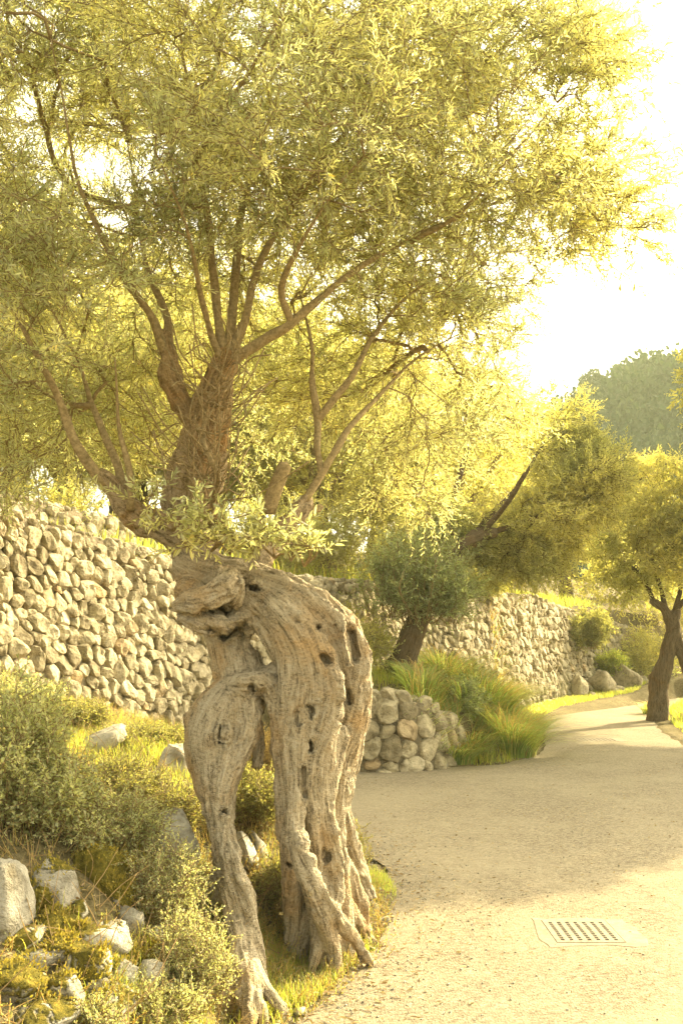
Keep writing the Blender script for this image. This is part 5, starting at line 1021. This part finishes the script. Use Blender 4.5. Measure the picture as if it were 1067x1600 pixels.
tag(AW.build('dry_twigs', M['litter']), 'bare dry twigs poking out of the bank', 'twigs', kind='stuff')
# ------------------------------------------------------------------ litter on the ground and the lane
AT = Acc()
def litter(p, s0, s1, lift=0.012):
    d = rng.normal(size=(len(p), 3)) * [1, 1, 0.18]; q = p.copy(); q[:, 2] = np.maximum(q[:, 2], 0.008) + lift * rng.random(len(p)) + 0.003
    l_ = rng.uniform(s0, s1, len(p)); V, Fq = leaves(q, d, l_, l_ * rng.uniform(0.2, 0.45, len(p)), up=np.array([0, 0, 1.0])); AT.add(V, Fq, np.repeat(rng.random(len(p)), 6))
g = np.c_[rng.uniform(-0.5, 6, 9000), rng.uniform(3.2, 15, 9000)]; rs = road_sd(g[:, 0], g[:, 1]); g = g[(rs < 0) & (fbm(np.c_[g * 1.1, 0 * g[:, 0]], 3) > 0.02)]; litter(np.c_[g, 0 * g[:, 0]], 0.008, 0.026, 0.006)
g = np.c_[rng.uniform(-0.6, 1.6, 9000), rng.uniform(3.6, 8.5, 9000)]; rs = road_sd(g[:, 0], g[:, 1]); g = g[(rs < 0.2) & (rng.random(len(g)) < np.exp(-np.abs(rs) * 4.5))]; litter(np.c_[g, ground_z(g[:, 0], g[:, 1])], 0.010, 0.038, 0.015)
p = scatter([(-3.4, 3.0), (-0.3, 3.0), (0.2, 4.6), (0.25, 6.4), (-0.2, 8.5), (-1.5, 10.4), (-3.2, 7.6)], 9000); litter(p, 0.015, 0.05, 0.03)
tag(AT.build('leaf_litter', M['litter']), 'dead leaves and bark crumbs scattered over the lane and bank', 'leaf litter', kind='stuff')
AP = Acc(); g = np.c_[rng.uniform(-0.5, 2.2, 5200), rng.uniform(3.4, 8.5, 5200)]; rs = road_sd(g[:, 0], g[:, 1]); g = g[(rng.random(len(g)) < 0.06 + np.exp(-np.abs(rs) * 3))]
V0, F0 = blob((1, 1, 0.7), 1, 5, 0.2, 3); s = rng.uniform(0.0025, 0.008, len(g)); z = np.maximum(ground_z(g[:, 0], g[:, 1]), 0.008)
for q, zz, s_ in zip(g, z, s): AP.add(V0 * s_ @ rotm(0, 0, rng.random() * 6).T + [q[0], q[1], zz + s_ * 0.3], F0)
tag(AP.build('gravel', M['rock']), 'loose gravel along the worn edge of the lane', 'gravel', kind='stuff')
V, Fs = tube(np.array([G(590, 1441) + [0, 0, 0.015], G(602, 1439) + [0, 0, 0.022], G(615, 1436) + [0, 0, 0.015]]), [0.008, 0.009, 0.006], 7); o = mk('dead_stick', V, Fs, M['branch'], None, loc=G(600, 1440)); tag(o, 'short dead stick lying at the lane edge', 'stick')

# ------------------------------------------------------------------ drains
def slab(A, x0, x1, y0, y1, z0, z1, jag=0.0):
    n = 14; pt = [(x0 + (x1 - x0) * i / n, y0) for i in range(n)] + [(x1, y0 + (y1 - y0) * i / n) for i in range(n)] + [(x1 - (x1 - x0) * i / n, y1) for i in range(n)] + [(x0, y1 - (y1 - y0) * i / n) for i in range(n)]
    pt = np.array(pt); m = len(pt)
    if jag: pt = pt + jag * np.stack([vnoise(np.c_[pt * 9, np.ones(m)]), vnoise(np.c_[pt * 9, np.ones(m) * 5])], -1)
    return pt
def drain(loc, wx, wy, label, cols=7, rows=10):
    c = np.array([loc[0], loc[1], 0.008]); t_ = empty('drain_grate', c, label, 'drain grate', 'drains set in the lane')
    # concrete surround: a ring around the plate
    hx, hy = wx / 2, wy / 2; outer = slab(None, -hx - 0.07, hx + 0.12, -hy - 0.05, hy + 0.05, 0, 0, 0.03); inner = slab(None, -hx - 0.004, hx + 0.004, -hy - 0.004, hy + 0.004, 0, 0); m = len(outer); k = np.arange(m); k2 = (k + 1) % m
    V = np.concatenate([np.c_[outer, np.full(m, 0.0)], np.c_[outer * 0.985, np.full(m, 0.003)], np.c_[inner, np.full(m, 0.006)], np.c_[inner, np.full(m, 0.001)]]) + c
    mk('concrete_surround', V, np.concatenate([np.stack([k + a * m, k2 + a * m, k2 + (a + 1) * m, k + (a + 1) * m], -1) for a in range(3)]), M['concrete'], t_, smooth=False)
    # cast plate with columns of short slots
    xs = [-hx]; ys = [-hy]; sw = wx * 0.058; pw = wx * 0.92 / cols; sh = wy * 0.82 / rows * 0.74; ph = wy * 0.86 / rows
    for i in range(cols): a = -hx + wx * 0.04 + pw * (i + 0.5); xs += [a - sw / 2, a + sw / 2]
    for j in range(rows): a = -hy + wy * 0.07 + ph * (j + 0.5); ys += [a - sh / 2, a + sh / 2]
    xs += [hx]; ys += [hy]; nx, ny = len(xs), len(ys); X, Y = np.meshgrid(xs, ys); sk = (Y - 0) * 0
    X = X + 0.0; T = np.stack([X, Y, np.full_like(X, 0.0075)], -1).reshape(-1, 3) + c; Bt = T - [0, 0, 0.0062]; Fq = []
    open_ = lambda i, j: i % 2 == 1 and j % 2 == 1 and 0 < i < nx - 1 and 0 < j < ny - 1
    for j in range(ny - 1):
        for i in range(nx - 1):
            a = j * nx + i; q = [a, a + 1, a + 1 + nx, a + nx]
            if not open_(i, j): Fq.append(q)
            else:
                for u in range(4): Fq.append([q[u], q[(u + 1) % 4], q[(u + 1) % 4] + nx * ny, q[u] + nx * ny])
    mk('grate_plate', np.concatenate([T, Bt]), np.array(Fq), M['iron'], t_, smooth=False)
    V = np.array([[-hx, -hy, 0.0015], [hx, -hy, 0.0015], [hx, hy, 0.0015], [-hx, hy, 0.0015]]) + c; mk('pit_floor', V, np.array([[0, 1, 2, 3]]), M['pit'], t_, smooth=False)  # no hole is cut; a black sheet paints the shade below the slots
g1 = G(909, 1459); drain(g1, 0.36, 0.40, 'rusty drain grate with seven columns of slots in the sunlit asphalt')
g2 = G(935, 1157); drain(g2, 0.55, 0.40, 'small far drain grate between the tree shadows on the lane')

# ------------------------------------------------------------------ air
m, t, o = newmat('haze'); pv = N(t, 'ShaderNodeVolumePrincipled'); pv.inputs['Color'].default_value = (0.88, 0.96, 0.68, 1); pv.inputs['Density'].default_value = 0.0011; pv.inputs['Anisotropy'].default_value = 0.2; L(t, pv.outputs[0], o.inputs['Volume'])
V = np.array([[x, y, z] for x in (-215, 215) for y in (-30, 255) for z in (-1.2, 62)], float)
hz = mk('haze', V, np.array([[0, 1, 3, 2], [4, 6, 7, 5], [0, 4, 5, 1], [2, 3, 7, 6], [0, 2, 6, 4], [1, 5, 7, 3]]), m, smooth=False); tag(hz, 'thin golden haze filling the valley air', 'haze', kind='stuff')
